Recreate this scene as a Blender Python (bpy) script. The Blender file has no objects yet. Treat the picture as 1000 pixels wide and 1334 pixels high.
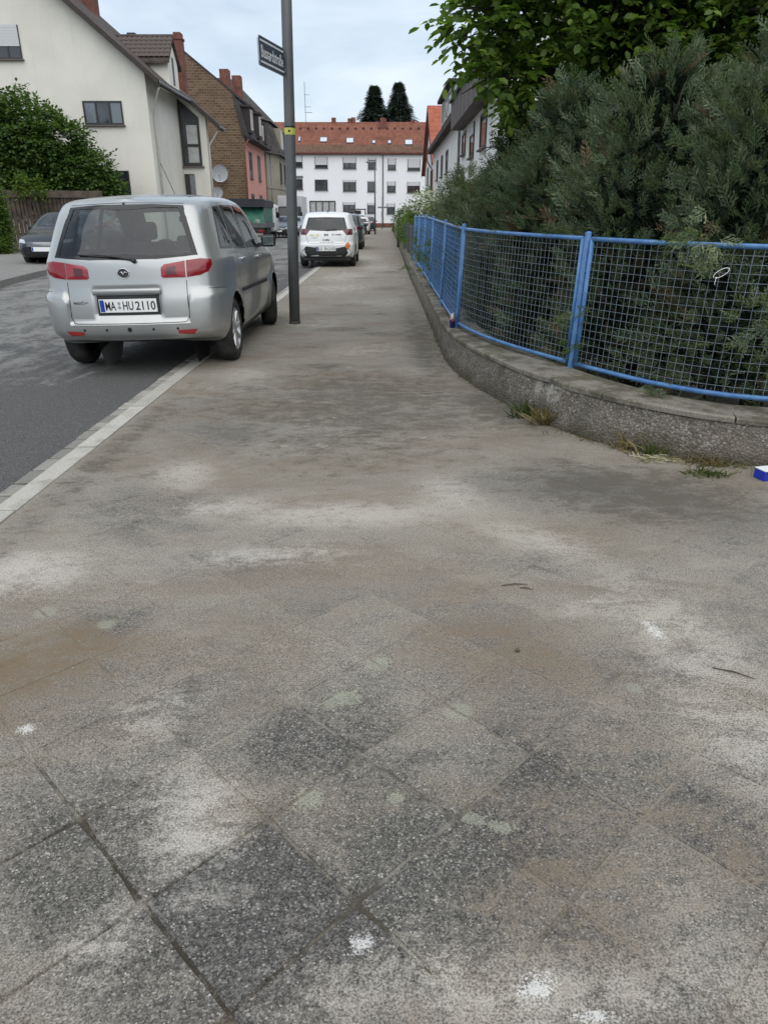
import bpy, bmesh, math, random
import numpy as np
from mathutils import Vector, Matrix
from mathutils.bvhtree import BVHTree

# ------------------------------------------------------------------ camera, sky, sun, exposure
scene = bpy.context.scene
C = scene.collection
CAM_H = 1.28; PITCH = math.radians(22.55); FOC = 925.0
cam_d = bpy.data.cameras.new('camera'); cam = bpy.data.objects.new('camera', cam_d); C.objects.link(cam)
cam.location = (0, 0, CAM_H); cam.rotation_euler = (math.pi/2 - PITCH, 0, 0)
cam_d.sensor_fit = 'HORIZONTAL'; cam_d.sensor_width = 36.0; cam_d.lens = 36.0*FOC/1000.0
cam_d.clip_start = 0.05; cam_d.clip_end = 3000
scene.camera = cam

SUN_EL = math.radians(58); SUN_AZ = math.radians(170)   # compass-like: direction the light comes from, clockwise from +Y
world = bpy.data.worlds.new('World'); scene.world = world; world.use_nodes = True
wn = world.node_tree; wn.nodes.clear()
def _w(t, **k):
    n = wn.nodes.new(t)
    for a, b in k.items(): setattr(n, a, b)
    return n
sky = _w('ShaderNodeTexSky', sky_type='NISHITA'); sky.sun_disc = False
sky.sun_elevation = SUN_EL; sky.sun_rotation = SUN_AZ; sky.air_density = 1.2; sky.dust_density = 2.0
tc = _w('ShaderNodeTexCoord')
sep = _w('ShaderNodeSeparateXYZ'); wn.links.new(tc.outputs['Generated'], sep.inputs[0])
zm = _w('ShaderNodeMath', operation='ADD'); zm.inputs[1].default_value = 0.22; wn.links.new(sep.outputs[2], zm.inputs[0])
dx_ = _w('ShaderNodeMath', operation='DIVIDE'); wn.links.new(sep.outputs[0], dx_.inputs[0]); wn.links.new(zm.outputs[0], dx_.inputs[1])
dy_ = _w('ShaderNodeMath', operation='DIVIDE'); wn.links.new(sep.outputs[1], dy_.inputs[0]); wn.links.new(zm.outputs[0], dy_.inputs[1])
cmb = _w('ShaderNodeCombineXYZ'); wn.links.new(dx_.outputs[0], cmb.inputs[0]); wn.links.new(dy_.outputs[0], cmb.inputs[1])
cn = _w('ShaderNodeTexNoise'); cn.inputs['Scale'].default_value = 1.1; cn.inputs['Detail'].default_value = 6; cn.inputs['Roughness'].default_value = 0.55
cn.inputs['Distortion'].default_value = 0.4
wn.links.new(cmb.outputs[0], cn.inputs['Vector'])
cr = _w('ShaderNodeValToRGB')
cr.color_ramp.elements[0].position = 0.40; cr.color_ramp.elements[0].color = (0.50, 0.50, 0.50, 1)
cr.color_ramp.elements[1].position = 0.60; cr.color_ramp.elements[1].color = (0.97, 0.97, 0.97, 1)
wn.links.new(cn.outputs['Fac'], cr.inputs[0])
cn2 = _w('ShaderNodeTexNoise'); cn2.inputs['Scale'].default_value = 0.9; cn2.inputs['Detail'].default_value = 5
wn.links.new(cmb.outputs[0], cn2.inputs['Vector'])
cr2 = _w('ShaderNodeValToRGB')
cr2.color_ramp.elements[0].position = 0.36; cr2.color_ramp.elements[0].color = (4.6, 5.45, 6.5, 1)
cr2.color_ramp.elements[1].position = 0.64; cr2.color_ramp.elements[1].color = (7.0, 7.6, 8.2, 1)
wn.links.new(cn2.outputs['Fac'], cr2.inputs[0])
mixc = _w('ShaderNodeMix', data_type='RGBA')
wn.links.new(cr.outputs[0], mixc.inputs[0]); wn.links.new(sky.outputs[0], mixc.inputs[6]); wn.links.new(cr2.outputs[0], mixc.inputs[7])
bg = _w('ShaderNodeBackground'); bg.inputs[1].default_value = 0.1
wn.links.new(mixc.outputs[2], bg.inputs[0])
wo = _w('ShaderNodeOutputWorld'); wn.links.new(bg.outputs[0], wo.inputs[0])

sun_d = bpy.data.lights.new('sun', 'SUN'); sun_d.energy = 1.5; sun_d.angle = math.radians(95); sun_d.color = (1.0, 0.94, 0.86)
sun = bpy.data.objects.new('sun', sun_d); C.objects.link(sun)
sd = Vector((math.sin(SUN_AZ)*math.cos(SUN_EL), math.cos(SUN_AZ)*math.cos(SUN_EL), math.sin(SUN_EL)))
sun.rotation_euler = sd.to_track_quat('Z', 'Y').to_euler()

scene.view_settings.view_transform = 'Standard'; scene.view_settings.look = 'None'
scene.view_settings.exposure = 0.56; scene.view_settings.gamma = 1.0; scene.view_settings.use_curve_mapping = False
scene.render.engine = 'CYCLES'
scene.cycles.max_bounces = 8; scene.cycles.transparent_max_bounces = 12
scene.cycles.sample_clamp_indirect = 6

# ------------------------------------------------------------------ helpers
def at(u, v, Y):
    dx = (u-500)/FOC; dy = (667-v)/FOC
    y = math.cos(PITCH)+dy*math.sin(PITCH); z = -math.sin(PITCH)+dy*math.cos(PITCH); t = Y/y
    return Vector((dx*t, Y, CAM_H+z*t))

def sm(a, b, x):
    t = min(1, max(0, (x-a)/(b-a))); return t*t*(3-2*t)

def tag(o, label=None, cat=None, group=None, kind=None):
    if label: o['label'] = label
    if cat: o['category'] = cat
    if group: o['group'] = group
    if kind: o['kind'] = kind
    return o

def empty(name, loc, rz=0.0):
    o = bpy.data.objects.new(name, None); o.empty_display_size = 0.2
    C.objects.link(o); o.location = loc; o.rotation_euler = (0, 0, rz); return o

def wloc(o):
    v = Vector((0, 0, 0))
    while o is not None: v += o.location; o = o.parent
    return v

def link(name, me, parent=None, loc=(0, 0, 0)):
    o = bpy.data.objects.new(name, me); C.objects.link(o)
    o.location = loc
    if parent is not None: o.parent = parent
    return o

class MB:
    """collects shapes into one mesh"""
    def __init__(s): s.v = []; s.f = []; s.m = []; s.cur = 0
    def mat(s, i): s.cur = i; return s
    def add(s, vs, fs):
        b = len(s.v); s.v += [tuple(p) for p in vs]
        for f in fs: s.f.append(tuple(b+i for i in f)); s.m.append(s.cur)
        return s
    def box(s, x0, x1, y0, y1, z0, z1):
        return s.add([(x0,y0,z0),(x1,y0,z0),(x1,y1,z0),(x0,y1,z0),(x0,y0,z1),(x1,y0,z1),(x1,y1,z1),(x0,y1,z1)],
                     [(3,2,1,0),(4,5,6,7),(0,1,5,4),(1,2,6,5),(2,3,7,6),(3,0,4,7)])
    def obox(s, c, ax, ay, az):
        c, ax, ay, az = map(Vector, (c, ax, ay, az)); r = []
        for k in (-1, 1):
            for (i, j) in ((-1,-1),(1,-1),(1,1),(-1,1)): r.append(c+ax*i+ay*j+az*k)
        return s.add(r, [(3,2,1,0),(4,5,6,7),(0,1,5,4),(1,2,6,5),(2,3,7,6),(3,0,4,7)])
    def bbox(s, x0, x1, y0, y1, z0, z1, b):
        """box with chamfered edges"""
        bm = bmesh.new(); bmesh.ops.create_cube(bm, size=1)
        for v in bm.verts: v.co = ((x0+x1)/2+v.co.x*(x1-x0), (y0+y1)/2+v.co.y*(y1-y0), (z0+z1)/2+v.co.z*(z1-z0))
        bmesh.ops.bevel(bm, geom=list(bm.edges), offset=b, segments=2, affect='EDGES', profile=0.5)
        bm.verts.index_update()
        s.add([v.co[:] for v in bm.verts], [[v.index for v in f.verts] for f in bm.faces]); bm.free(); return s
    def prism(s, poly, vec):
        n = len(poly); vec = Vector(vec); p = [Vector(q) for q in poly]
        return s.add(p+[q+vec for q in p], [tuple(range(n-1, -1, -1)), tuple(range(n, 2*n))]+[(i, (i+1) % n, n+(i+1) % n, n+i) for i in range(n)])
    def tube(s, pts, r, n=8, caps=True):
        pts = [Vector(p) for p in pts]; m = len(pts)
        rs = r if isinstance(r, (list, tuple)) else [r]*m
        vs = []; prev = None
        for i, p in enumerate(pts):
            t = (pts[min(i+1, m-1)]-pts[max(i-1, 0)]).normalized()
            if prev is None: a = t.orthogonal().normalized()
            else: a = (prev-t*prev.dot(t)); a = a.normalized() if a.length > 1e-6 else t.orthogonal().normalized()
            prev = a; b = t.cross(a)
            for k in range(n):
                an = 2*math.pi*k/n; vs.append(p+(a*math.cos(an)+b*math.sin(an))*rs[i])
        fs = [(i*n+k, i*n+(k+1) % n, (i+1)*n+(k+1) % n, (i+1)*n+k) for i in range(m-1) for k in range(n)]
        if caps: fs += [tuple(range(n-1, -1, -1)), tuple((m-1)*n+k for k in range(n))]
        return s.add(vs, fs)
    def lathe(s, prof, c=(0,0,0), axis='z', n=24, close=False):
        c = Vector(c); vs = []; m = len(prof)
        for (r, h) in prof:
            for k in range(n):
                a = 2*math.pi*k/n; x, y = r*math.cos(a), r*math.sin(a)
                vs.append(c+(Vector((x, y, h)) if axis == 'z' else Vector((h, x, y)) if axis == 'x' else Vector((y, h, x))))
        fs = [(i*n+k, i*n+(k+1) % n, (i+1)*n+(k+1) % n, (i+1)*n+k) for i in range(m-1) for k in range(n)]
        if close: fs += [((m-1)*n+k, (m-1)*n+(k+1) % n, (k+1) % n, k) for k in range(n)]
        return s.add(vs, fs)
    def build(s, name, mat, parent=None, smooth=False, local=False, ang=None):
        off = Vector((0, 0, 0)) if (local or parent is None) else wloc(parent)
        me = bpy.data.meshes.new(name)
        me.from_pydata([(a-off.x, b-off.y, c-off.z) for a, b, c in s.v], [], s.f)
        for m in (mat if isinstance(mat, (list, tuple)) else [mat]): me.materials.append(m)
        if max(s.m, default=0): me.polygons.foreach_set('material_index', s.m)
        if smooth:
            me.polygons.foreach_set('use_smooth', [True]*len(me.polygons))
            if ang: me.set_sharp_from_angle(angle=math.radians(ang))
        me.update()
        return link(name, me, parent)

def fast_mesh(name, V, T, mat):
    """V (n,3), T (m,3) triangle indices"""
    me = bpy.data.meshes.new(name); n, m = len(V), len(T)
    me.vertices.add(n); me.vertices.foreach_set('co', np.ascontiguousarray(V, dtype=np.float32).ravel())
    me.loops.add(3*m); me.loops.foreach_set('vertex_index', np.ascontiguousarray(T, dtype=np.int32).ravel())
    me.polygons.add(m); me.polygons.foreach_set('loop_start', np.arange(0, 3*m, 3, dtype=np.int32))
    me.materials.append(mat); me.update(calc_edges=True); return me

# ---------------- node materials
class NT:
    def __init__(s, name):
        s.m = bpy.data.materials.new(name); s.m.use_nodes = True; s.t = s.m.node_tree; s.t.nodes.clear()
        s.out = s.n('ShaderNodeOutputMaterial')
    def n(s, t, **k):
        x = s.t.nodes.new(t)
        for a, b in k.items(): setattr(x, a, b)
        return x
    def l(s, a, b): s.t.links.new(a, b)
    def inp(s, sock, v):
        if hasattr(v, 'is_linked') or hasattr(v, 'links'): s.l(v, sock)
        else:
            if isinstance(v, (tuple, list)) and len(v) == 3 and sock.type == 'RGBA': v = (*v, 1)
            sock.default_value = v
    def pos(s):
        if not hasattr(s, '_p'): s._p = s.n('ShaderNodeNewGeometry')
        return s._p.outputs['Position']
    def obj(s):
        return s.n('ShaderNodeTexCoord').outputs['Object']
    def mapv(s, v, scale=(1, 1, 1), loc=(0, 0, 0), rot=(0, 0, 0)):
        x = s.n('ShaderNodeMapping'); s.l(v, x.inputs[0]); x.inputs[1].default_value = loc; x.inputs[2].default_value = rot; x.inputs[3].default_value = scale
        return x.outputs[0]
    def noise(s, v, scale, detail=4, rough=0.55, dist=0, out='Fac'):
        x = s.n('ShaderNodeTexNoise'); s.l(v, x.inputs['Vector']); x.inputs['Scale'].default_value = scale
        x.inputs['Detail'].default_value = detail; x.inputs['Roughness'].default_value = rough; x.inputs['Distortion'].default_value = dist
        return x.outputs[out]
    def voro(s, v, scale, feature='F1', out='Distance', rnd=1.0):
        x = s.n('ShaderNodeTexVoronoi', feature=feature); s.l(v, x.inputs['Vector']); x.inputs['Scale'].default_value = scale
        x.inputs['Randomness'].default_value = rnd
        return x.outputs[out]
    def ramp(s, f, stops, interp='LINEAR'):
        x = s.n('ShaderNodeValToRGB'); x.color_ramp.interpolation = interp; e = x.color_ramp.elements
        while len(e) < len(stops): e.new(0.5)
        for i, (p, c) in enumerate(stops):
            e[i].position = p; e[i].color = (c, c, c, 1) if isinstance(c, (int, float)) else (*c, 1)
        s.l(f, x.inputs[0]); return x.outputs[0]
    def step(s, f, a, b, lo=0.0, hi=1.0):
        x = s.n('ShaderNodeMapRange', interpolation_type='SMOOTHSTEP'); s.l(f, x.inputs[0])
        x.inputs[1].default_value = a; x.inputs[2].default_value = b; x.inputs[3].default_value = lo; x.inputs[4].default_value = hi
        return x.outputs[0]
    def math(s, op, a, b=0.0, clamp=False):
        x = s.n('ShaderNodeMath', operation=op); x.use_clamp = clamp; s.inp(x.inputs[0], a); s.inp(x.inputs[1], b); return x.outputs[0]
    def mix(s, f, a, b, mode='MIX'):
        x = s.n('ShaderNodeMix', data_type='RGBA', blend_type=mode); s.inp(x.inputs[0], f); s.inp(x.inputs[6], a); s.inp(x.inputs[7], b); return x.outputs[2]
    def bump(s, h, strength=0.5, dist=0.01, normal=None):
        x = s.n('ShaderNodeBump'); x.inputs['Strength'].default_value = strength; x.inputs['Distance'].default_value = dist
        s.l(h, x.inputs['Height'])
        if normal is not None: s.l(normal, x.inputs['Normal'])
        return x.outputs[0]
    def bsdf(s, col, rough=0.6, normal=None, **k):
        x = s.n('ShaderNodeBsdfPrincipled'); s.inp(x.inputs['Base Color'], col); s.inp(x.inputs['Roughness'], rough)
        for a, b in k.items(): s.inp(x.inputs[a.replace('_', ' ')], b)
        if normal is not None: s.l(normal, x.inputs['Normal'])
        return x.outputs[0]
    def done(s, sh): s.l(sh, s.out.inputs['Surface']); return s.m

def plain(name, col, rough=0.6, var=0.12, scale=6.0, bump=0.0, bscale=40.0, **k):
    t = NT(name); p = t.obj()
    n = t.noise(p, scale, 5)
    c = t.mix(t.step(n, 0.3, 0.7), tuple(x*(1-var) for x in col), tuple(min(1, x*(1+var)) for x in col))
    r = t.math('MULTIPLY_ADD', n, 0.15); t.t.nodes[-1].inputs[2].default_value = rough-0.07
    nm = t.bump(t.noise(p, bscale, 4), bump, 0.01) if bump else None
    return t.done(t.bsdf(c, r, nm, **k))
def flat(name, col, rough=0.5, **k):
    t = NT(name); return t.done(t.bsdf(col, rough, **k))

M = {}
# ------------------------------------------------------------------ ground materials
# stains of the pavement (dust, pale film, earth, grey-green film): centre, radii, rotation, amount
DUST = [((-.30, 1.02, .24, .22, .78), -.22), ((-.60, 1.14, .24, .24, .78), -.22), ((.10, 1.07, .28, .22, .4), -.24), ((-.14, 1.52, .22, .19, .78), -.17), ((-.93, 2.10, .18, .15, .2), -.24),
    ((-1.10, 3.10, .34, .40, .6), -.20), ((-.60, 2.55, .32, .15, .2), -.16), ((-1.25, 4.6, .40, .9, .25), -.12), ((.50, 2.55, .28, .14, -.3), -.12), ((.85, 1.75, .20, .17, .8), -.17), ((.0, 1.28, .22, .17, .78), -.14), ((1.3, 3.2, .9, .6, -.3), -.10), ((-.75, 1.75, .3, .2, .6), -.08), ((.35, 1.42, .2, .16, .7), -.12),
    ((-.45, 1.22, .18, .26, .2), .16), ((-1.40, 2.58, .40, .20, .1), .20), ((-.10, 3.12, .95, .26, .06), .18), ((.45, 2.92, .5, .22, -.5), .14), ((-1.05, 3.65, .26, .35, .3), .18), ((.85, 2.1, .36, .2, .3), .14), ((1.0, 1.5, .3, .4, .3), .14), ((.25, .84, .5, .09, 0), .14), ((-.70, .84, .3, .10, .5), .10)]
PALE = [((-1.2, 6.2, .3, .5, .2), .6), ((.25, 6.4, .3, .4, .1), .55), ((-.5, 4.5, .5, .22, .1), .55), ((.35, 4.3, .35, .25, -.3), .5), ((-.9, 17.5, .8, 2.0, 0), .6), ((-.2, 21, .7, 2.0, 0), .6), ((-.6, 27, .8, 3.5, 0), .6), ((-.3, 7.5, .9, .5, .1), .5), ((-.8, 9.5, .6, .8, 0), .5), ((.0, 12, .8, 1.0, 0), .5), ((-.9, 14.5, .8, 1.5, 0), .5), ((-1.50, 2.45, .42, .26, .1), .85), ((-.75, 3.15, .30, .14, .3), .7), ((-.15, 3.05, .62, .20, .0), .85), ((.32, 3.35, .22, .40, .3), .6), ((.62, 2.80, .40, .16, -.6), .7), ((-1.08, 3.62, .22, .34, .3), .75), ((.98, 2.0, .22, .6, .1), .55), ((1.0, 1.40, .22, .6, .2), .55), ((.74, 2.22, .30, .09, .4), .55), ((-.43, 1.22, .15, .26, .3), .75), ((-.62, 1.62, .18, .12, .5), .5), ((.15, 5.1, .4, .35, 0), .5), ((-.45, 2.62, .40, .10, .1), .75), ((-.9, 5.6, .3, .5, .2), .4), ((.22, .84, .55, .09, 0), .65), ((.62, 1.0, .14, .2, 0), .35), ((-.52, .92, .12, .12, .7), .6)]
EARTH = [((.55, 1.25, .5, .35, .2), .4), ((.0, 2.35, .6, .25, .1), .35), ((-1.15, 1.85, .45, .26, .0), 1.0), ((-.35, 2.2, .5, .18, .1), .4), ((.75, 1.15, .35, .3, .2), .45), ((.2, 2.9, .8, .3, -.1), .3), ((-.1, 3.65, .8, .35, .1), .35), ((-1.02, 1.93, .32, .24, .1), .95), ((.36, 1.95, .46, .33, .0), .60), ((-1.12, 1.60, .2, .14, 0), .6), ((.40, 1.05, .30, .24, .2), .5), ((-.2, 4.2, .9, .7, 0), .32), ((.05, .80, .12, .05, 0), .6)]
FILM = [((.0, 8.6, .6, .25, .1), .6), ((-.5, 11.6, .7, .35, 0), .6), ((.1, 14.5, .5, .6, 0), .6), ((-.5, 17, .6, .5, 0), .6), ((.2, 19, .4, .6, 0), .6), ((-.3, 24, .8, .8, 0), .6), ((-.25, 5.2, 1.7, 2.0, 0), .72), ((-.5, 9.0, .6, .35, .1), .6), ((-.1, 10.5, .7, .3, -.1), .6), ((-.6, 6.6, .5, .3, .2), .7), ((-1.3, 3.7, .5, .6, .5), .4), ((.3, 3.9, .8, .5, 0), .35), ((1.25, 3.35, 1.0, .6, -.4), .80), ((.78, 5.0, .34, 1.0, .3), .8), ((-1.60, 4.2, .16, 2.6, 0), .65), ((.42, 8.5, .28, 4.4, 0), .7), ((-.75, 7.6, .5, .6, 0), .5), ((-.9, 10.5, .4, .6, 0), .5), ((-.2, 12.5, .6, .5, 0), .35)]
def stain_field(XY):
    XY = np.asarray(XY, float); X, Y = XY[:, 0], XY[:, 1]; out = np.zeros((len(X), 4), np.float32)
    def fld(L_, soft, mx):
        r = np.zeros(len(X))
        for (cx, cy, rx, ry, ro), am in L_:
            c, s_ = math.cos(ro), math.sin(ro); dx, dy = X-cx, Y-cy
            d = np.hypot((c*dx+s_*dy)/rx, (-s_*dx+c*dy)/ry); t = np.clip((1+soft*.4-d)/(soft*1.4), 0, 1); v = am*t*t*(3-2*t)
            r = np.maximum(r, v) if mx else r+v
        return r
    out[:, 0] = .5+fld(DUST, .6, False); out[:, 1] = fld(PALE, .8, True); out[:, 2] = fld(EARTH, .75, True); out[:, 3] = fld(FILM, .9, True); return out
def add_stain(me, dx=0.0, dy=0.0):
    n = len(me.vertices); co = np.empty(n*3, np.float32); me.vertices.foreach_get('co', co); co = co.reshape(-1, 3)
    a = me.attributes.new('stain', 'FLOAT_COLOR', 'POINT'); a.data.foreach_set('color', stain_field(co[:, :2]+np.array([dx, dy])).ravel())

def blob(t, cx, cy, rx, ry, rot=0.0, soft=0.6, amt=1.0):
    """ragged ellipse on the ground: amt inside, 0 outside"""
    x = t.n('ShaderNodeMapping', vector_type='TEXTURE'); t.l(t._wp, x.inputs[0])
    x.inputs[1].default_value = (cx, cy, 0); x.inputs[2].default_value = (0, 0, rot); x.inputs[3].default_value = (rx, ry, 1)
    ln = t.n('ShaderNodeVectorMath', operation='LENGTH'); t.l(x.outputs[0], ln.inputs[0])
    return t.step(ln.outputs['Value'], 1.0+soft*.4, 1.0-soft, 0, amt)

def pavement_mat(joint=False):
    t = NT('joint_sand' if joint else 'paving_concrete'); p = t.pos()
    t._wp = p; at_ = t.n('ShaderNodeAttribute', attribute_name='stain'); sa = t.n('ShaderNodeSeparateColor'); t.l(at_.outputs['Color'], sa.inputs[0])
    s_dust, s_pale, s_earth, s_film = sa.outputs[0], sa.outputs[1], sa.outputs[2], at_.outputs['Alpha']
    # aggregate speckle
    vo = t.n('ShaderNodeTexVoronoi', feature='F1'); t.l(p, vo.inputs['Vector']); vo.inputs['Scale'].default_value = 270
    sc = t.n('ShaderNodeSeparateColor'); t.l(vo.outputs['Color'], sc.inputs[0])
    fine = t.noise(p, 48, 3, 0.7); fine2 = t.noise(p, 200, 2, 0.75)
    agg = t.ramp(sc.outputs[0], [(0.0, (.050, .048, .045)), (0.4, (.098, .094, .086)), (0.75, (.150, .143, .130)), (0.95, (.225, .214, .195)), (1.0, (.42, .40, .37))])
    agg = t.mix(t.step(fine, .3, .7), t.mix(1.0, agg, (.80, .79, .77), 'MULTIPLY'), t.mix(1.0, agg, (1.12, 1.11, 1.10), 'MULTIPLY'))
    big = t.noise(t.mapv(p, (.6, 1.3, 1), rot=(0, 0, .12)), 1.25, 5, 0.66, 0.5)
    st = t.noise(t.mapv(p, (2.2, 5.5, 1), rot=(0, 0, .22)), 2.2, 4, 0.66, 0.9)
    mid = t.noise(p, 8.5, 4, .68)
    sepp = t.n('ShaderNodeSeparateXYZ'); t.l(p, sepp.inputs[0])
    def mad(a, k, c):
        x = t.n('ShaderNodeMath', operation='MULTIPLY_ADD'); t.l(a, x.inputs[0]); x.inputs[1].default_value = k; t.inp(x.inputs[2], c); return x.outputs[0]
    f = mad(big, .80, -.38)
    for nz, k in ((st, .36), (mid, .36), (fine, .30), (fine2, .30)): f = mad(nz, k, f)
    f = t.math('ADD', f, t.step(sepp.outputs[1], 0.8, 2.7, -.02, .17))
    if not joint:
        oi = t.n('ShaderNodeObjectInfo'); rnd = oi.outputs['Random']
        f = t.math('ADD', f, t.math('MULTIPLY', t.step(rnd, 0, 1, -.075, .06), t.step(sepp.outputs[1], 3.6, 1.8, .25, 1)))
        agg = t.mix(1.0, agg, t.ramp(rnd, [(0, (.80, .80, .82)), (.5, (1.05, 1.04, 1.02)), (1, (.92, .93, .93))]), 'MULTIPLY')
    else: agg = t.mix(t.step(mad(sepp.outputs[0], .55, mad(mid, .9, sepp.outputs[1])), 1.22, 1.46), (.062, .052, .038), t.mix(.62, agg, t.mix(t.step(mid, .42, .58), (.085, .074, .056), (.25, .228, .188))))
    f = t.math('ADD', f, t.math('SUBTRACT', s_dust, .5))
    if joint: f = t.math('ADD', f, -.03)
    lvl = t.ramp(f, [(.50, 0), (.64, .34), (.78, .64), (1.0, .88)])
    dust = t.mix(t.step(big, .42, .62), (.325, .298, .250), (.240, .204, .160))
    dust = t.mix(t.step(fine2, .34, .62), t.mix(1.0, dust, (.45, .445, .43), 'MULTIPLY'), t.mix(1.0, dust, (1.32, 1.32, 1.31), 'MULTIPLY'))
    col = t.mix(lvl, agg, dust)
    # pale cement-like film where it was swept
    pl = t.step(mad(st, .55, mad(fine, .30, t.math('MULTIPLY', mid, .32))), .60, .76)
    pale = t.math('MULTIPLY', pl, t.step(f, .70, 1.0, .05, .45))
    nz = mad(mid, .60, mad(st, .60, mad(fine, .50, mad(fine2, .42, -.56))))      # shared ragged-edge noise, mean .5
    pale = t.math('MAXIMUM', pale, t.step(mad(s_pale, .46, nz), .54, 1.04, 0, .85))
    col = t.mix(pale, col, t.mix(t.step(fine2, .32, .64), (.34, .315, .27), (.56, .53, .47)))
    # brown earth
    col = t.mix(t.step(mad(s_earth, .42, nz), .55, 1.10, 0, .95), col, (.165, .120, .075))
    # grey-green film by the wall and the kerb
    col = t.mix(t.step(mad(s_film, .44, nz), .62, .90, 0, .85), col, (.086, .078, .060))
    if not joint:       # lichen rosettes
        lv = t.n('ShaderNodeTexVoronoi', feature='F1'); t.l(p, lv.inputs['Vector']); lv.inputs['Scale'].default_value = 3.6
        lc = t.n('ShaderNodeSeparateColor'); t.l(lv.outputs['Color'], lc.inputs[0])
        lr = mad(fine, .16, t.math('SUBTRACT', lv.outputs['Distance'], t.math('MULTIPLY', lc.outputs[1], .10)))
        lich = t.math('MULTIPLY', t.step(lr, .175, .10), t.step(lc.outputs[0], .55, .58))
        t._keep = t._wp; t._wp = t.pos()
        for q in ((.027, 1.30, .040, .036, 0), (.20, 1.24, .060, .030, -.25), (.265, 1.215, .055, .030, -.4), (.10, 1.245, .016, .014, 0), (-.12, 1.68, .10, .06, .4), (-.18, 1.30, .07, .06, .2), (-.02, 1.85, .08, .05, .5)): lich = t.math('MAXIMUM', lich, t.step(t.math('ADD', blob(t, *q, soft=.95, amt=.58), mad(fine, .7, t.math('MULTIPLY', fine2, .45))), .90, 1.06))
        t._wp = t._keep
        col = t.mix(t.math('MULTIPLY', t.math('MULTIPLY', lich, t.step(fine2, .30, .60, .35, 1)), .60, True), col, (.325, .335, .255))
    # splashes of white plaster
    spl = None
    for q in ((-.044, .934, .055, .042, .2), (.275, .852, .07, .05, .3), (.905, 2.05, .045, .12, .1), (-.966, 1.549, .05, .04, 0), (.36, .80, .08, .025, 0)):
        t._keep = t._wp; t._wp = t.pos(); bb = blob(t, *q, soft=.98, amt=.50); t._wp = t._keep
        spl = bb if spl is None else t.math('MAXIMUM', spl, bb)
    spl = t.step(t.math('ADD', spl, mad(fine, .45, t.math('MULTIPLY', fine2, .75))), .93, 1.12)
    col = t.mix(t.math('MULTIPLY', spl, .72), col, (.66, .65, .62))
    nm = t.bump(mad(vo.outputs['Distance'], .6, mad(fine2, .8, t.math('MULTIPLY', fine, 1.2))), .55, .005)
    return t.done(t.bsdf(col, .88, nm, Specular_IOR_Level=.25))

def blobs(t, p, cx, cy, rx, ry, rot=0, w=.03):
    """small blob with its own fine ragged edge"""
    if not hasattr(t, '_fw'):
        q = t.noise(p, 26, 4, .65, out='Color')
        sb = t.n('ShaderNodeVectorMath', operation='SUBTRACT'); t.l(q, sb.inputs[0]); sb.inputs[1].default_value = (.5, .5, .5); t._fw = sb.outputs[0]
    x = t.n('ShaderNodeVectorMath', operation='MULTIPLY_ADD'); t.l(t._fw, x.inputs[0]); x.inputs[1].default_value = (w*2, w*2, 0); t.l(p, x.inputs[2])
    v = t.mapv(x.outputs[0], (1, 1, 1), (-cx, -cy, 0)); v3 = t.mapv(v, (1/rx, 1/ry, 0))
    ln = t.n('ShaderNodeVectorMath', operation='LENGTH'); t.l(v3, ln.inputs[0])
    return t.step(ln.outputs['Value'], 1.0, .6)

M['slab'] = pavement_mat(); M['joint'] = pavement_mat(True)

def asphalt():
    t = NT('asphalt'); p = t.pos()
    cell = t.n('ShaderNodeSeparateColor'); t.l(t.voro(p, 240, 'F1', 'Color'), cell.inputs[0])
    c = t.ramp(cell.outputs[0], [(0, (.036, .036, .035)), (.6, (.082, .081, .079)), (.92, (.125, .123, .119)), (1, (.20, .197, .19))])
    big = t.noise(t.mapv(p, (1, .45, 1)), 1.6, 6, .68, .5); f2 = t.noise(t.mapv(p, (1, .6, 1)), 13, 5, .7)
    sp = t.n('ShaderNodeSeparateXYZ'); t.l(p, sp.inputs[0])
    worn = t.math('ADD', t.math('MULTIPLY', big, .8), t.math('MULTIPLY', f2, .42))
    worn = t.math('ADD', worn, t.step(sp.outputs[1], 4.2, 8.0, -.14, .07))
    worn = t.math('ADD', worn, t.step(sp.outputs[0], -2.9, -2.0, 0, -.16))
    dust = t.mix(t.step(t.noise(p, 120, 3), .3, .7), (.15, .148, .142), (.27, .265, .25))
    c = t.mix(t.step(worn, .56, .74, 0, .9), c, dust)
    h = t.math('ADD', t.voro(p, 160, 'F1'), t.math('MULTIPLY', t.noise(p, 40, 4), .7))
    return t.done(t.bsdf(c, .85, t.bump(h, .5, .004), Specular_IOR_Level=.3))
M['asphalt'] = asphalt()

def stone(name, c0, c1, dirt, scale=120):
    t = NT(name); p = t.pos(); oi = t.n('ShaderNodeObjectInfo')
    n = t.noise(p, 5, 6, .65); f = t.noise(p, scale, 4, .75)
    c = t.mix(oi.outputs['Random'], c0, c1)
    c = t.mix(t.step(n, .48, .72, 0, .75), c, dirt)
    c = t.mix(t.step(f, .35, .7), t.mix(1, c, (.72, .72, .72), 'MULTIPLY'), c)
    return t.done(t.bsdf(c, .85, t.bump(f, .3, .003), Specular_IOR_Level=.3))
M['kerb'] = stone('kerb_granite', (.42, .405, .36), (.50, .48, .43), (.29, .27, .225))
M['sett'] = stone('gutter_sett', (.22, .21, .19), (.38, .36, .32), (.14, .125, .10))
M['earth'] = plain('earth', (.07, .055, .038), .95, .3, 8, .6, 60)
M['lpave'] = stone('left_paving', (.24, .23, .215), (.26, .25, .235), (.15, .145, .13), 60)

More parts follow.
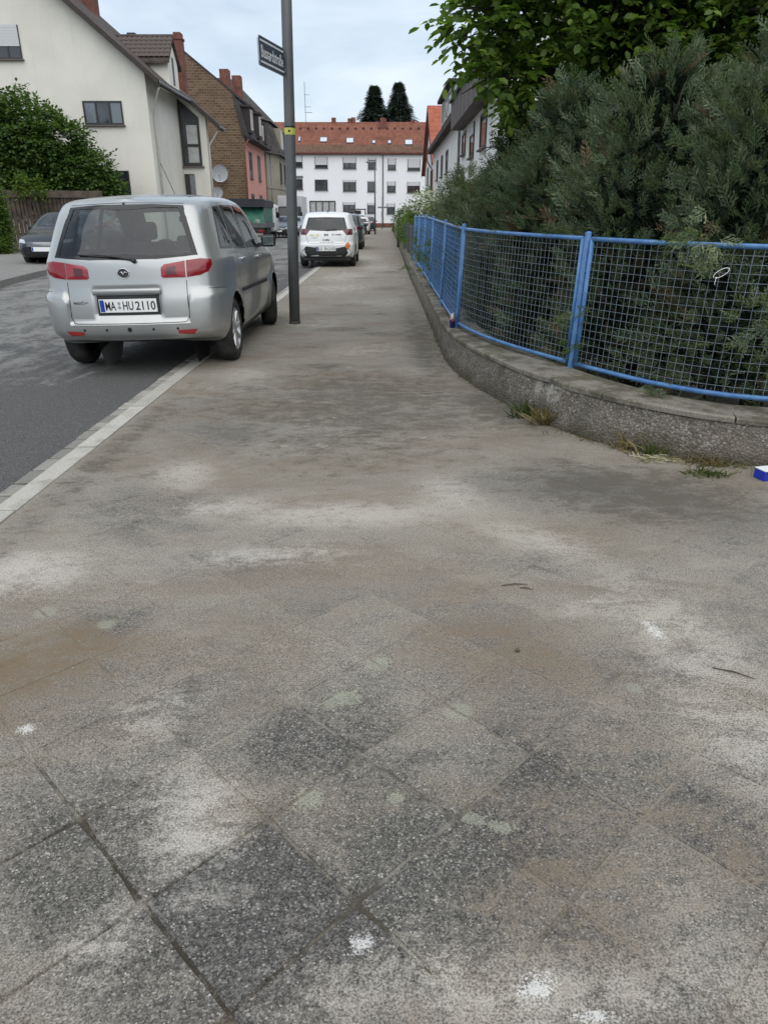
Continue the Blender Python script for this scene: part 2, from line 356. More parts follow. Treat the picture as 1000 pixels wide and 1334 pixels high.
# ------------------------------------------------------------------ ground, road, pavement
KX = -1.735          # street edge of the pavement slabs
WALL = [(3.6,3.45),(2.9,3.58),(2.45,3.66),(2.132,3.738),(1.748,3.86),(1.4,4.12),(1.121,4.57),(.877,5.30),(.69,6.1),(.617,6.75),(.60,7.54),(.605,9.6),(.611,13.1),(.62,20.2),(.72,36.9),(.86,62),(.97,84)]
def crom(P, n):
    out = []
    for i in range(len(P)-1):
        a, b, c, d = P[max(i-1, 0)], P[i], P[i+1], P[min(i+2, len(P)-1)]
        for k in range(n):
            t = k/n
            out.append(tuple(.5*((2*b[j])+(-a[j]+c[j])*t+(2*a[j]-5*b[j]+4*c[j]-d[j])*t*t+(-a[j]+3*b[j]-3*c[j]+d[j])*t**3) for j in range(len(b))))
    out.append(tuple(P[-1])); return out
wallp = crom(WALL, 6)
def resample(P, step):
    out = [P[0]]; acc = 0
    for a, b in zip(P, P[1:]):
        d = math.dist(a, b); t = step-acc
        while t <= d:
            out.append(tuple(a[j]+(b[j]-a[j])*t/d for j in range(len(a)))); t += step
        acc = d-(t-step)
    return out

g = MB(); g.add([(-900,-300,-.10),(900,-300,-.10),(900,1500,-.10),(-900,1500,-.10)], [(0,1,2,3)])
tag(g.build('ground', M['earth']), kind='structure')
g = MB(); g.add([(-7.4,-6,-.034),(KX-.215,-6,-.034),(KX-.215,103,-.034),(40,103,-.034),(40,110.0,-.034),(-60,110.0,-.034),(-60,103,-.034),(-9.0,103,-.034),(-9.0,26,-.034),(-8.75,22,-.034),(-8.2,17.6,-.034),(-7.7,14.6,-.034),(-7.4,11,-.034)], [tuple(range(13))])
tag(g.build('road', M['asphalt']), kind='structure')

# pavement: jointing bed, with the slabs as pieces on it
def grid_sheet(xs, ys, zf):
    m = MB(); vs = [(x, y, zf(x, y)) for y in ys for x in xs]; n = len(xs)
    m.add(vs, [(j*n+i, j*n+i+1, (j+1)*n+i+1, (j+1)*n+i) for j in range(len(ys)-1) for i in range(n-1)]); return m
rng = random.Random(7)
def bed_z(x, y):
    op = max(0, 1-math.hypot((x+.45)/.42, (y-1.0)/.45))        # joints washed out in the near left corner
    op = max(op, max(0, .7-math.hypot((x+.75)/.3, (y-1.35)/.3)))
    wob = math.sin(x*23+y*11)*.5+math.sin(x*9-y*17)*.5
    return -.0014+.0008*sm(1.3, 2.5, y)-.0055*min(1, op*1.6)+.0005*wob*(.2 if y > 2.2 else 1)
ys = [-.5+.025*i for i in range(0, 190)]; ys += [ys[-1]+.3*i for i in range(1, 60)]; ys += [ys[-1]+4*i for i in range(1, 21)]
xs = [KX+.004+(4.4)*i/150 for i in range(151)]
pav = grid_sheet(xs, ys, bed_z).build('pavement', M['joint'], smooth=True); tag(pav, kind='structure'); add_stain(pav.data)

PIT = .3045; G = .0036; S2 = math.sqrt(2)
A0, B0 = .967, 1.505       # joint lines x+y=A0+k*PIT*sqrt2 ; y-x=B0+k*PIT*sqrt2
def wall_x(y):
    best = None
    for a, b in zip(wallp, wallp[1:]):
        if min(a[1], b[1]) <= y <= max(a[1], b[1]):
            t = (y-a[1])/(b[1]-a[1]+1e-9); best = a[0]+(b[0]-a[0])*t
    return best if best is not None else (9.0 if y < 3.6 else .6)
def slab_mesh(name, poly, seed, x, y, grid, bev=.0028):
    """grid: full slab with a 4x4 top; otherwise a cut slab with its corners fanned"""
    r = random.Random(seed); vs = []; fs = []
    if grid:
        n = 4; A, B, D = Vector(poly[0]), Vector(poly[1]), Vector(poly[3])
        for j in range(n+1):
            for i in range(n+1):
                p = A+(B-A)*(i/n)+(D-A)*(j/n); e = i in (0, n) or j in (0, n); z = 0.0
                if e:
                    k = bev/.15; p = p*(1-k)
                    if i in (0, n) and j in (0, n): p *= 1-(r.uniform(.01, .05) if r.random() < .3 else 0)
                    else: p *= 1-r.uniform(-.004, .010)
                vs.append((p.x, p.y, z))
        fs = [(j*(n+1)+i, j*(n+1)+i+1, (j+1)*(n+1)+i+1, (j+1)*(n+1)+i) for j in range(n) for i in range(n)]
        loop = list(range(n))+[n+(n+1)*k for k in range(n)]+[(n+1)*(n+1)-1-k for k in range(n)]+[(n+1)*(n-k) for k in range(n)]
    else:
        P = []
        for i in range(len(poly)):
            a, b = Vector(poly[i]), Vector(poly[(i+1) % len(poly)]); k = 3 if (b-a).length > .12 else 1
            P += [a+(b-a)*(j/k) for j in range(k)]
        c = sum(P, Vector((0, 0)))/len(P); vs = [(p.x+(c.x-p.x)*bev/.15, p.y+(c.y-p.y)*bev/.15, 0) for p in P]+[(c.x, c.y, 0)]; m_ = len(P)
        fs = [(i, (i+1) % m_, m_) for i in range(m_)]; loop = list(range(m_))
    c = Vector((sum(vs[i][0] for i in loop), sum(vs[i][1] for i in loop)))/len(loop); o = len(vs)
    for i in loop:
        p = Vector(vs[i][:2]); q = p+(p-c).normalized()*.0035; vs.append((q.x, q.y, -.012))
    for k in range(len(loop)): fs.append((loop[k], o+k, o+(k+1) % len(loop), loop[(k+1) % len(loop)]))
    me = bpy.data.meshes.new(name); me.from_pydata(vs, [], fs); me.materials.append(M['slab']); me.update(); add_stain(me, x, y); return me
hs = (PIT-G)/2*S2     # half diagonal of a slab standing on its corner
full = [(0, -hs), (hs, 0), (0, hs), (-hs, 0)]
def clip(poly, f):
    out = []
    for i in range(len(poly)):
        a, b = poly[i], poly[(i+1) % len(poly)]; fa, fb = f(a), f(b)
        if fa >= 0: out.append(a)
        if (fa >= 0) != (fb >= 0):
            t = fa/(fa-fb); out.append((a[0]+(b[0]-a[0])*t, a[1]+(b[1]-a[1])*t))
    return out
cells = []
for i in range(-30, 60):
    for j in range(-30, 60):
        s_ = A0+(i+.5)*PIT*S2; d_ = B0+(j+.5)*PIT*S2
        x, y = (s_-d_)/2, (s_+d_)/2
        if y < .45 or y > 14 or x < KX-.3 or x > wall_x(y)+.12: continue
        if abs(x) > .60*y+.42: continue
        cells.append((y, x))
cells.sort()
far_m = MB()
for k, (y, x) in enumerate(cells):
    z = rng.uniform(.0000, .0005)+(rng.uniform(0, .0010) if y < 1.9 else 0)
    near = k < 300
    if x-hs < KX+.004:
        pl = clip([(x+a, y+b) for a, b in full], lambda q: q[0]-(KX+.004))
        if len(pl) < 3: continue
        pl = [(a-x, b-y) for a, b in pl]
        if near: me = slab_mesh('paving_slab', pl, k, x, y, False)
        else: far_m.add([(x+a, y+b, z) for a, b in pl], [tuple(range(len(pl)))]); continue
    elif near: me = slab_mesh('paving_slab', full, k, x, y, True)
    else: far_m.add([(x+a, y+b, z) for a, b in full], [(0, 1, 2, 3)]); continue
    o = link('paving_slab', me, pav, (x, y, z))
    o.rotation_euler = (rng.uniform(-.002, .002), rng.uniform(-.002, .002), rng.uniform(-.004, .004))
fo = far_m.build('distant_paving_slabs', M['slab'], pav); tag(fo, kind='stuff'); add_stain(fo.data)

# kerb stones and gutter setts
kerb = MB().box(KX-.118, KX-.002, -3, 102, -.10, -.012).build('kerb', M['earth']); tag(kerb, kind='structure')
def piece(name, w, l, seed, mat, b=.004):
    m = MB(); m.bbox(-w/2, w/2, -l/2, l/2, -.06, 0, b); r = random.Random(seed)
    m.v = [(a+r.uniform(-.0012, .0012), c+r.uniform(-.002, .002), d) for a, c, d in m.v]
    me = bpy.data.meshes.new(name); me.from_pydata(m.v, [], m.f); me.materials.append(mat); me.polygons.foreach_set('use_smooth', [False]*len(m.f)); return me
kp = [piece('kerb_stone', .114, .982, i, M['kerb']) for i in range(3)]
y = .1
for k in range(64):
    o = link('kerb_stone', kp[k % 3], kerb, (KX-.060+rng.uniform(-.002, .002), y+.5, .003+rng.uniform(-.0015, .0015))); y += 1.0
gut = MB().box(KX-.215, KX-.121, -3, 102, -.12, -.030).build('gutter', M['earth']); tag(gut, kind='structure')
sp_ = [piece('gutter_sett', .086, .155+.012*i, 20+i, M['sett'], .006) for i in range(4)]
y = 1.6
for k in range(120):
    i = rng.randrange(4); l = .155+.012*i
    o = link('gutter_sett', sp_[i], gut, (KX-.168+rng.uniform(-.003, .003), y+l/2, -.010+rng.uniform(-.003, .002))); o.rotation_euler[2] = rng.uniform(-.015, .015); y += l+.020

# left pavement with its raised kerb
lk = [(-7.4, 4),(-7.4, 11),(-7.7,14.6),(-8.2,17.6),(-8.75,22),(-9.0,26),(-9.0,40),(-9.0,102)]
m = MB(); m.add([(x-.13, y, .085) for x, y in lk]+[(-14.5 if i < 5 else -13.2, y, .10) for i, (x, y) in enumerate(lk)], [(i+1, i, 8+i, 9+i) for i in range(7)])
lp = m.build('left_pavement', M['lpave']); tag(lp, kind='structure')
m = MB()
for i in range(7):
    (x0, y0), (x1, y1) = lk[i], lk[i+1]
    m.add([(x0, y0, -.05), (x1, y1, -.05), (x1-.012, y1, .088), (x0-.012, y0, .088), (x1-.13, y1, .090), (x0-.13, y0, .090)], [(1, 0, 3, 2), (2, 3, 5, 4)])
tag(m.build('left_kerb', M['lpave']), kind='structure')
# ------------------------------------------------------------------ garden wall with cap stones
from mathutils import noise as mn
def wallmat():
    t = NT('wall_concrete'); p = t.pos(); t._wp = p
    c3 = t.n('ShaderNodeSeparateColor'); t.l(t.voro(p, 75, 'F1', 'Color'), c3.inputs[0])
    d = t.voro(p, 75, 'F1')
    col = t.ramp(c3.outputs[0], [(0, (.15, .134, .114)), (.5, (.225, .205, .178)), (.85, (.28, .258, .226)), (1, (.37, .345, .31))])
    col = t.mix(t.step(d, .35, .62), col, t.mix(1, col, (.66, .64, .61), 'MULTIPLY'))
    n = t.noise(p, 3.2, 5, .65); col = t.mix(t.step(n, .45, .7, 0, .6), col, (.165, .15, .122))
    col = t.mix(t.math('MULTIPLY', t.step(t.noise(p, 5, 5), .50, .66), .5), col, (.065, .068, .040))
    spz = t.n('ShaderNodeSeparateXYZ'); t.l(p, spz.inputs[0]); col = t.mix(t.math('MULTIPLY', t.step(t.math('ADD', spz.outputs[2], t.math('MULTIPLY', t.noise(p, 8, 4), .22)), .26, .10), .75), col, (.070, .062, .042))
    # where the render has broken away the pale mortar shows
    sp = t.n('ShaderNodeSeparateXYZ'); t.l(p, sp.inputs[0])
    m = blobs(t, p, 1.085, 4.66, .20, .20, 0, .09)
    m = t.math('MULTIPLY', m, t.step(sp.outputs[2], .13, .20)); m = t.math('MULTIPLY', m, t.step(t.noise(p, 15, 5, .7), .40, .58))
    col = t.mix(t.math('MULTIPLY', m, .85), col, (.42, .40, .355))
    h = t.math('SUBTRACT', t.math('MULTIPLY', t.noise(p, 30, 5, .7), .9), t.math('MULTIPLY', d, .9))
    return t.done(t.bsdf(col, .93, t.bump(h, .7, .012), Specular_IOR_Level=.2))
M['wall'] = wallmat()
def capmat():
    t = NT('cap_concrete'); p = t.pos()
    f = t.noise(p, 130, 4, .75); n = t.noise(p, 4.5, 6, .7)
    c = t.mix(t.step(f, .3, .7), (.14, .128, .105), (.29, .27, .23)); c = t.mix(t.step(n, .42, .58, 0, .85), c, (.085, .078, .052))
    return t.done(t.bsdf(c, .9, t.bump(f, .4, .004), Specular_IOR_Level=.2))
M['cap'] = capmat()

def offset(P, d):
    out = []
    for i, p in enumerate(P):
        a, b = Vector(P[max(i-1, 0)]), Vector(P[min(i+1, len(P)-1)]); t = (b-a).normalized()
        out.append((p[0]+t.y*d, p[1]-t.x*d))
    return out
near_w = resample([q for q in wallp if q[1] < 10.2 or q[0] > 2], .028)
far_w = resample([near_w[-1]]+[q for q in wallp if q[1] > 10.4], .35)
WH = .268
wroot = empty('garden_wall', (1.1, 4.7, 0)); tag(wroot, 'low rough concrete garden wall curving along the pavement under the blue fence', 'wall')
def zlow(x): return 1-.15*sm(1.25, 2.2, x)
def wall_mesh(P, rows, amp):
    m = MB(); n = len(P); N = offset(P, 1)
    for r in range(rows+1):
        z = -.03+(WH+.03)*r/rows
        for i, p in enumerate(P):
            nx, ny = N[i][0]-p[0], N[i][1]-p[1]
            d = -.016*(1-r/rows)+amp*(mn.noise(Vector((p[0]*9, p[1]*9, z*9)))*.012+mn.noise(Vector((p[0]*31, p[1]*31, z*31)))*.007)
            cav = 0
            q = math.hypot((p[0]-1.06)/.17, (p[1]-4.72)/.17)
            if q < 1 and z > .13: cav = .035*(1-q)*sm(.13, .2, z)
            m.v.append((p[0]+nx*(d+cav), p[1]+ny*(d+cav), z))
    for r in range(rows):
        for i in range(n-1): m.f.append((r*n+i+1, r*n+i, (r+1)*n+i, (r+1)*n+i+1)); m.m.append(0)
    # top and back
    b = len(m.v); Q = offset(P, .30)
    for (x, y) in Q: m.v.append((x, y, WH))
    for (x, y) in Q: m.v.append((x, y, -.05))
    for i in range(n-1):
        m.f.append((rows*n+i+1, rows*n+i, b+i, b+i+1)); m.m.append(0); m.f.append((b+i+1, b+i, b+n+i, b+n+i+1)); m.m.append(0)
    m.v = [(x, y, z*zlow(x)) for x, y, z in m.v]
    return m
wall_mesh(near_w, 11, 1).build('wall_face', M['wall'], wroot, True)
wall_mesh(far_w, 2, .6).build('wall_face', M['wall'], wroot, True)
# cap stones
allp = near_w+far_w
L = [0.0]
for a, b in zip(allp, allp[1:]): L.append(L[-1]+math.dist(a, b))
def path_at(P, Ls, s):
    k = int(np.searchsorted(Ls, s)); k = min(max(k, 1), len(P)-1); t = (s-Ls[k-1])/(Ls[k]-Ls[k-1]+1e-9)
    return tuple(P[k-1][j]+(P[k][j]-P[k-1][j])*t for j in range(len(P[0])))
s = 0.0; rr = random.Random(3); k = 0
while s < L[-1]-1 and k < 60:
    ln = rr.uniform(.75, 1.0) if s < 12 else 2.0
    seg = [path_at(allp, L, s+.004+(ln-.010)*i/8) for i in range(9)]
    nrm = offset(seg, 1); dz = rr.uniform(-.004, .004); dd = rr.uniform(-.006, .004)
    m = MB(); ring = []
    for i, p in enumerate(seg):
        nx, ny = nrm[i][0]-p[0], nrm[i][1]-p[1]; c = []
        jit = mn.noise(Vector((p[0]*14, p[1]*14, 3)))*.006
        dip = .03*max(0, 1-math.hypot((p[0]-1.1)/.14, (p[1]-4.66)/.14))
        for (o_, z) in ((-.012+dd+jit+dip, WH+.002), (-.014+dd+jit+dip, WH+.026+dz), (-.006+dd+dip, WH+.036+dz), (.31, WH+.040+dz), (.31, WH+.002)): c.append((p[0]+nx*o_, p[1]+ny*o_, z))
        ring.append(c)
    m.add([q for c in ring for q in c], [(i*5+j, i*5+(j+1) % 5, (i+1)*5+(j+1) % 5, (i+1)*5+j) for i in range(8) for j in range(5)]+[(4, 3, 2, 1, 0), (40, 41, 42, 43, 44)])
    m.v = [(x_, y_, z_*zlow(x_)) for x_, y_, z_ in m.v]
    bm_ = m.build('cap_stone', M['cap'], wroot)
    s += ln; k += 1

# ------------------------------------------------------------------ blue fence
def bluemat():
    t = NT('blue_paint'); p = t.pos(); n = t.noise(p, 12, 5, .65); f = t.noise(p, 90, 4, .7)
    c = t.mix(t.step(n, .35, .65), (.052, .155, .37), (.095, .225, .44))
    c = t.mix(t.step(t.math('ADD', t.math('MULTIPLY', n, .5), t.math('MULTIPLY', f, .5)), .60, .66, 0, .8), c, (.20, .25, .31))
    c = t.mix(t.step(t.noise(p, 38, 5, .8), .60, .66), c, (.10, .062, .04))
    return t.done(t.bsdf(c, .42, t.bump(f, .08, .003)))
M['blue'] = bluemat()
M['wire'] = plain('galvanised_wire', (.20, .245, .29), .5, .25, 30, Metallic=.25)
FP = [(3.5,3.70),(2.9,3.78),(2.11,3.93),(1.7,4.25),(1.42,4.72),(1.30,4.97),(1.02,5.62),(.82,6.25),(.70,6.96),(.685,7.9),(.69,8.9),(.70,11.3),(.705,13.5),(.71,16),(.715,18.3)]
fpath = resample(crom(FP, 14), .02); FL = [0.0]
for a, b in zip(fpath, fpath[1:]): FL.append(FL[-1]+math.dist(a, b))
def s_of(x, y): return FL[min(range(len(fpath)), key=lambda i: math.dist(fpath[i], (x, y)))]
PS = [s_of(*q) for q in ((3.45,3.70),(1.30,4.97),(.70,6.96),(.69,8.9),(.70,11.3),(.705,13.5),(.71,16),(.715,18.3))]
ztop = lambda y: 1.135+.016*min(max(y-3.9, 0), 9.5)
zbot = lambda y: .345+.004*(y-5)
frt = empty('blue_fence', (1.3, 4.97, .30)); tag(frt, 'blue tubular garden fence with wire mesh panels on the low wall', 'fence')
LEAN = .035
def lean(p, z): return (p[0]+LEAN*(z-.3), p[1], z)
for i, s in enumerate(PS):
    p = path_at(fpath, FL, s); zt = ztop(p[1])+.045
    m = MB(); m.tube([lean(p, .29), lean(p, zt-.012), lean(p, zt-.004), lean(p, zt)], [.0215, .0215, .018, .006], 14); m.build('post', M['blue'], frt, True, ang=50)
    for hz in (.55, .95):
        for sg in (-1, 1):
            q = path_at(fpath, FL, min(max(s+sg*.055, 0), FL[-1]))
            if 0 < i < 4: MB().tube([lean(p, hz), lean(q, hz)], .007, 6).build('bracket', M['blue'], frt, True)
for i in range(len(PS)-1):
    a, b = PS[i]+.048, PS[i+1]-.048; n = 16
    pts = [path_at(fpath, FL, a+(b-a)*k/n) for k in range(n+1)]
    r = .0145; m = MB()
    top = [lean(p, ztop(p[1])) for p in pts]; bot = [lean(p, zbot(p[1])) for p in pts]
    loop = top+bot[::-1]+[top[0]]
    m.tube(top, r, 10); m.tube(bot, r, 10); m.tube([top[0], bot[0]], r, 10); m.tube([top[-1], bot[-1]], r, 10)
    m.build('panel_frame', M['blue'], frt, True)
    w = MB(); rw = .0016 if i < 2 else .0024
    nv = int((b-a)/.050)
    for k in range(1, nv):
        p = path_at(fpath, FL, a+(b-a)*k/nv)
        jx = rr.uniform(-.006, .006); z0_, z1_ = zbot(p[1]), ztop(p[1]); w.tube([lean(p, z0_), lean((p[0]+jx, p[1]+jx*.5), z0_+(z1_-z0_)*.5), lean(p, z1_)], rw, 4, False)
    nh = 17
    for k in range(1, nh):
        w.tube([(lean(p, zbot(p[1])+(ztop(p[1])-zbot(p[1]))*k/nh)) for p in pts], rw, 4, False)
    w.build('wire_mesh', M['wire'] if i < 2 else M['blue'], frt, True)
# white cable tie left on the wire mesh
c = path_at(fpath, FL, s_of(1.86, 4.1)); zc = 1.0
m = MB(); loop = []
for k in range(22):
    a = -1.9+k*2*math.pi*.93/21
    loop.append((c[0]-.012+.034*math.cos(a)*1.0+.012*math.sin(a), c[1]-.02-.01*math.cos(a), zc+.024*math.sin(a)+.012*math.cos(a)))
m.tube(loop, .0022, 5); m.tube([loop[0], (loop[0][0]-.004, loop[0][1], loop[0][2]-.035)], .0022, 5); m.box(loop[0][0]-.005, loop[0][0]+.004, loop[0][1]-.004, loop[0][1]+.004, loop[0][2]-.004, loop[0][2]+.005)
M['white_plastic'] = flat('white_plastic', (.75, .75, .73), .4)
tag(m.build('cable_tie', M['white_plastic'], smooth=True), 'white looped cable tie on the mesh of the blue fence', 'cable tie')

# ------------------------------------------------------------------ grey fence, hedge posts further down
M['anthracite'] = plain('anthracite_paint', (.055, .068, .082), .5, .15, 10)
gf = empty('grey_fence', (.72, 19, .28)); tag(gf, 'low dark grey metal bar fence beyond the blue fence', 'fence')
y = 18.55; x_ = lambda y: .715+.005*(y-18)
for k in range(86):
    yy = y+k*.185; MB().box(x_(yy)-.012, x_(yy)+.012, yy, yy+.12, .36, 1.06).build('bar', M['anthracite'], gf)
for zz in (.40, 1.03): MB().add([(x_(18.4)+.016, 18.4, zz), (x_(34.6)+.016, 34.6, zz), (x_(34.6)+.016, 34.6, zz+.05), (x_(18.4)+.016, 18.4, zz+.05), (x_(18.4)+.045, 18.4, zz), (x_(34.6)+.045, 34.6, zz), (x_(34.6)+.045, 34.6, zz+.05), (x_(18.4)+.045, 18.4, zz+.05)], [(3,2,1,0),(4,5,6,7),(0,1,5,4),(2,3,7,6),(1,2,6,5),(0,4,7,3)]).build('rail', M['anthracite'], gf)
for yy in (18.42, 22.6, 26.7, 30.7, 34.62): MB().box(x_(yy)-.03, x_(yy)+.05, yy-.04, yy+.04, .26, 1.12).build('post', M['anthracite'], gf)
M['black_paint'] = flat('black_paint', (.02, .02, .022), .45)
m = MB(); m.bbox(.60, .74, 34.95, 35.1, 0, 1.25, .01); tag(m.build('gate_post', M['black_paint']), 'black square gate post at the end of the grey fence', 'gate post')
M['concrete_post'] = plain('pale_concrete', (.36, .35, .32), .85, .2, 4, .3)
pf = empty('pale_fence', (.80, 40, 0)); tag(pf, 'weathered pale picket fence far along the pavement', 'fence')
for k in range(60):
    yy = 36.5+k*.34; xx = .74+.004*(yy-36); MB().box(xx-.02, xx+.02, yy, yy+.16, .3, 1.1).build('picket', M['concrete_post'], pf)
for zz in (.5, .92): MB().obox((.80+.045, 46.6, zz), (.02, .0, 0), (.0408, 10.2, 0), (0, 0, .04)).build('rail', M['concrete_post'], pf)

# ------------------------------------------------------------------ lamp pole with the street sign
M['pole'] = plain('grey_pole_paint', (.105, .113, .118), .5, .10, 5, .05, 60, Metallic=.15)
def lp_(z): return (-1.164+.021*z, 9.52, z)
pr = empty('lamp_pole', (-1.164, 9.52, 0)); tag(pr, 'tall dark grey steel lamp pole at the kerb beside the silver car', 'pole')
m = MB(); m.tube([lp_(-.02), lp_(1.2), lp_(3), lp_(6)], [.068, .066, .062, .056], 24); m.build('shaft', M['pole'], pr, True)
m = MB(); m.lathe([(.069, 0), (.075, .004), (.075, .02), (.069, .03)], lp_(0), n=24); m.build('base_collar', M['joint'], pr, True)
M['yellow_label'] = flat('yellow_label', (.50, .52, .10), .5); M['black_ink'] = flat('black_ink', (.012, .012, .014), .5)
m = MB()
zc = 2.222
m.tube([lp_(zc-.036), lp_(zc+.036)], .0655, 24, False); lb = m.build('number_band', M['yellow_label'], pr, True)
m = MB(); c = lp_(zc)
m.lathe([(.0, .0), (.014, 0.0), (.014, .002)], (c[0], c[1]-.0668, c[2]), axis='y', n=12); m.build('emblem', M['black_ink'], lb)
m = MB(); m.tube([lp_(zc+.040), lp_(zc+.056)], .0655, 24, False); m.build('black_band', M['black_ink'], pr, True)

def text_mesh(body, w, h, name='lettering', ext=.0006, bold=.0, spacing=1.0):
    """lettering as a mesh w x h, centred, in the XZ plane facing -Y"""
    cu = bpy.data.curves.new(name, 'FONT'); cu.body = body; cu.size = 1; cu.extrude = .02; cu.offset = bold; cu.space_character = spacing
    cu.resolution_u = 3
    o = bpy.data.objects.new(name, cu); C.objects.link(o)
    dg = bpy.context.evaluated_depsgraph_get(); me = bpy.data.meshes.new_from_object(o.evaluated_get(dg))
    bpy.data.objects.remove(o); bpy.data.curves.remove(cu)
    co = np.empty(len(me.vertices)*3, np.float32); me.vertices.foreach_get('co', co); co = co.reshape(-1, 3)
    mn_, mx_ = co.min(0), co.max(0)
    out = np.empty_like(co); out[:, 0] = (co[:, 0]-(mn_[0]+mx_[0])/2)*w/(mx_[0]-mn_[0]); out[:, 2] = (co[:, 1]-(mn_[1]+mx_[1])/2)*h/(mx_[1]-mn_[1]); out[:, 1] = -co[:, 2]/.02*ext
    me.vertices.foreach_set('co', out.ravel()); me.update(); return me

def rrect(w, h, r, n=5):
    out = []
    for (cx, cz, a0) in ((w/2-r, h/2-r, 0), (-w/2+r, h/2-r, 90), (-w/2+r, -h/2+r, 180), (w/2-r, -h/2+r, 270)):
        for k in range(n+1):
            a = math.radians(a0+90*k/n); out.append((cx+r*math.cos(a), cz+r*math.sin(a)))
    return out
M['sign_blue'] = flat('sign_enamel_blue', (.030, .050, .085), .35); M['sign_white'] = flat('sign_enamel_white', (.72, .74, .76), .4); M['alu'] = flat('aluminium', (.42, .44, .46), .38, Metallic=.8)
# plate runs from the pole towards the camera, almost along the street
p0 = Vector((-1.164+.021*2.92-.035, 9.47, 2.90)); p1 = Vector((-1.318, 8.76, 2.925)); ax = (p0-p1); SL = ax.length; rz = math.atan2(ax.y, ax.x)
sg = empty('street_sign', (p0+p1)/2, rz); tag(sg, 'dark blue enamel street name sign clamped to the grey pole', 'street sign')
def plate(w, h, r, y0, y1): return MB().prism([(x, y0, z) for x, z in rrect(w, h, r)], (0, y1-y0, 0))
plate(SL, .275, .035, -.004, .012).build('frame', M['alu'], sg, local=True)
plate(SL-.012, .263, .030, -.006, -.0042).build('panel', M['sign_blue'], sg, local=True)
for zz in (.098, -.098): MB().box(-SL/2+.035, SL/2-.035, -.0075, -.0062, zz-.009, zz+.009).build('white_line', M['sign_white'], sg, local=True)
me = text_mesh('Bussardstraße', SL-.11, .115, bold=.008); me.materials.append(M['sign_white']); o = link('lettering', me, sg, (0, -.0070, .0))
m = MB(); m.box(SL/2-.005, SL/2+.05, -.010, .012, -.09, -.05); m.box(SL/2-.005, SL/2+.05, -.010, .012, .05, .09); m.build('clamp', M['alu'], sg, local=True)
m = MB()
for zz in (-.07, .07): m.lathe([(0, -.018), (.008, -.018), (.008, -.009)], (SL/2+.02, 0, zz), axis='y', n=8)
m.build('bolt', M['alu'], sg, local=True)
# ------------------------------------------------------------------ cars
def carpaint(name, col, metal=0.0, rough=.32, dirt=.25, coat=.6):
    t = NT(name); p = t.obj(); sp = t.n('ShaderNodeSeparateXYZ'); t.l(p, sp.inputs[0])
    d = t.math('MULTIPLY', t.step(t.noise(p, 3.5, 5, .65), .30, .75), t.step(sp.outputs[2], .75, .22, .15, 1.0))
    d = t.math('MULTIPLY', d, dirt)
    c = t.mix(d, col, (.16, .145, .125))
    nm = None
    r = t.math('ADD', rough, t.math('MULTIPLY', d, .4))
    g_ = t.n('ShaderNodeNewGeometry')
    body = t.bsdf(c, r, nm, Metallic=metal, Coat_Weight=coat, Coat_Roughness=.06)
    inner = t.bsdf((.02, .02, .022), .8)
    ms = t.n('ShaderNodeMixShader'); t.l(g_.outputs['Backfacing'], ms.inputs[0]); t.l(body, ms.inputs[1]); t.l(inner, ms.inputs[2])
    return t.done(ms.outputs[0])
def glassmat(name, tint, rough=.02):
    t = NT(name); fr = t.n('ShaderNodeLayerWeight'); fr.inputs[0].default_value = .5
    tr = t.n('ShaderNodeBsdfTransparent'); tr.inputs[0].default_value = (*tint, 1)
    gl = t.n('ShaderNodeBsdfGlossy'); gl.inputs['Roughness'].default_value = rough; gl.inputs[0].default_value = (.95, .97, 1, 1)
    ms = t.n('ShaderNodeMixShader'); f2 = t.math('ADD', t.math('MULTIPLY', t.math('POWER', fr.outputs['Facing'], 4.0), .9), .055, True)
    t.l(f2, ms.inputs[0]); t.l(tr.outputs[0], ms.inputs[1]); t.l(gl.outputs[0], ms.inputs[2]); return t.done(ms.outputs[0])
M['car_glass'] = glassmat('car_glass', (.60, .66, .65)); M['car_glass_dark'] = glassmat('tinted_car_glass', (.16, .18, .185))
M['frit'] = flat('black_glass_border', (.008, .009, .010), .12, Specular_IOR_Level=.5)
M['blackplastic'] = plain('black_plastic', (.018, .018, .019), .55, .2, 12)
M['gap'] = flat('panel_gap', (.012, .012, .013), .8)
def tyremat():
    t = NT('tyre_rubber'); p = t.obj(); n = t.noise(p, 9, 4)
    return t.done(t.bsdf(t.mix(t.step(n, .4, .7), (.014, .014, .014), (.040, .037, .033)), .85))
M['tyre'] = tyremat()
M['rim'] = plain('alloy_wheel', (.50, .51, .52), .35, .15, 8, Metallic=.75)
M['hub_dark'] = flat('wheel_dark', (.03, .03, .032), .6)
def lampmat(name, c, rough=.12):
    t = NT(name); p = t.obj(); w = t.math('FRACT', t.math('MULTIPLY', t.voro(p, 160, 'F1'), 1.0))
    return t.done(t.bsdf(t.mix(t.step(w, .1, .6), c, tuple(x*.7 for x in c)), rough, Coat_Weight=.45, Coat_Roughness=.04))
M['red_lamp'] = lampmat('red_lamp', (.27, .005, .014)); M['pink_lamp'] = lampmat('pale_red_lamp', (.36, .026, .040)); M['deep_red'] = lampmat('deep_red_lamp', (.10, .006, .016))
M['reflector'] = lampmat('red_reflector', (.42, .03, .03)); M['clear_lamp'] = lampmat('clear_lamp', (.55, .57, .60))
M['mirror_dark'] = flat('mirror_glass', (.16, .18, .17), .08, Metallic=1.0)
M['chrome'] = flat('chrome', (.62, .63, .65), .14, Metallic=1.0)
M['plate_white'] = flat('plate_white', (.78, .79, .78), .4); M['plate_blue'] = flat('plate_blue', (.012, .05, .32), .4)
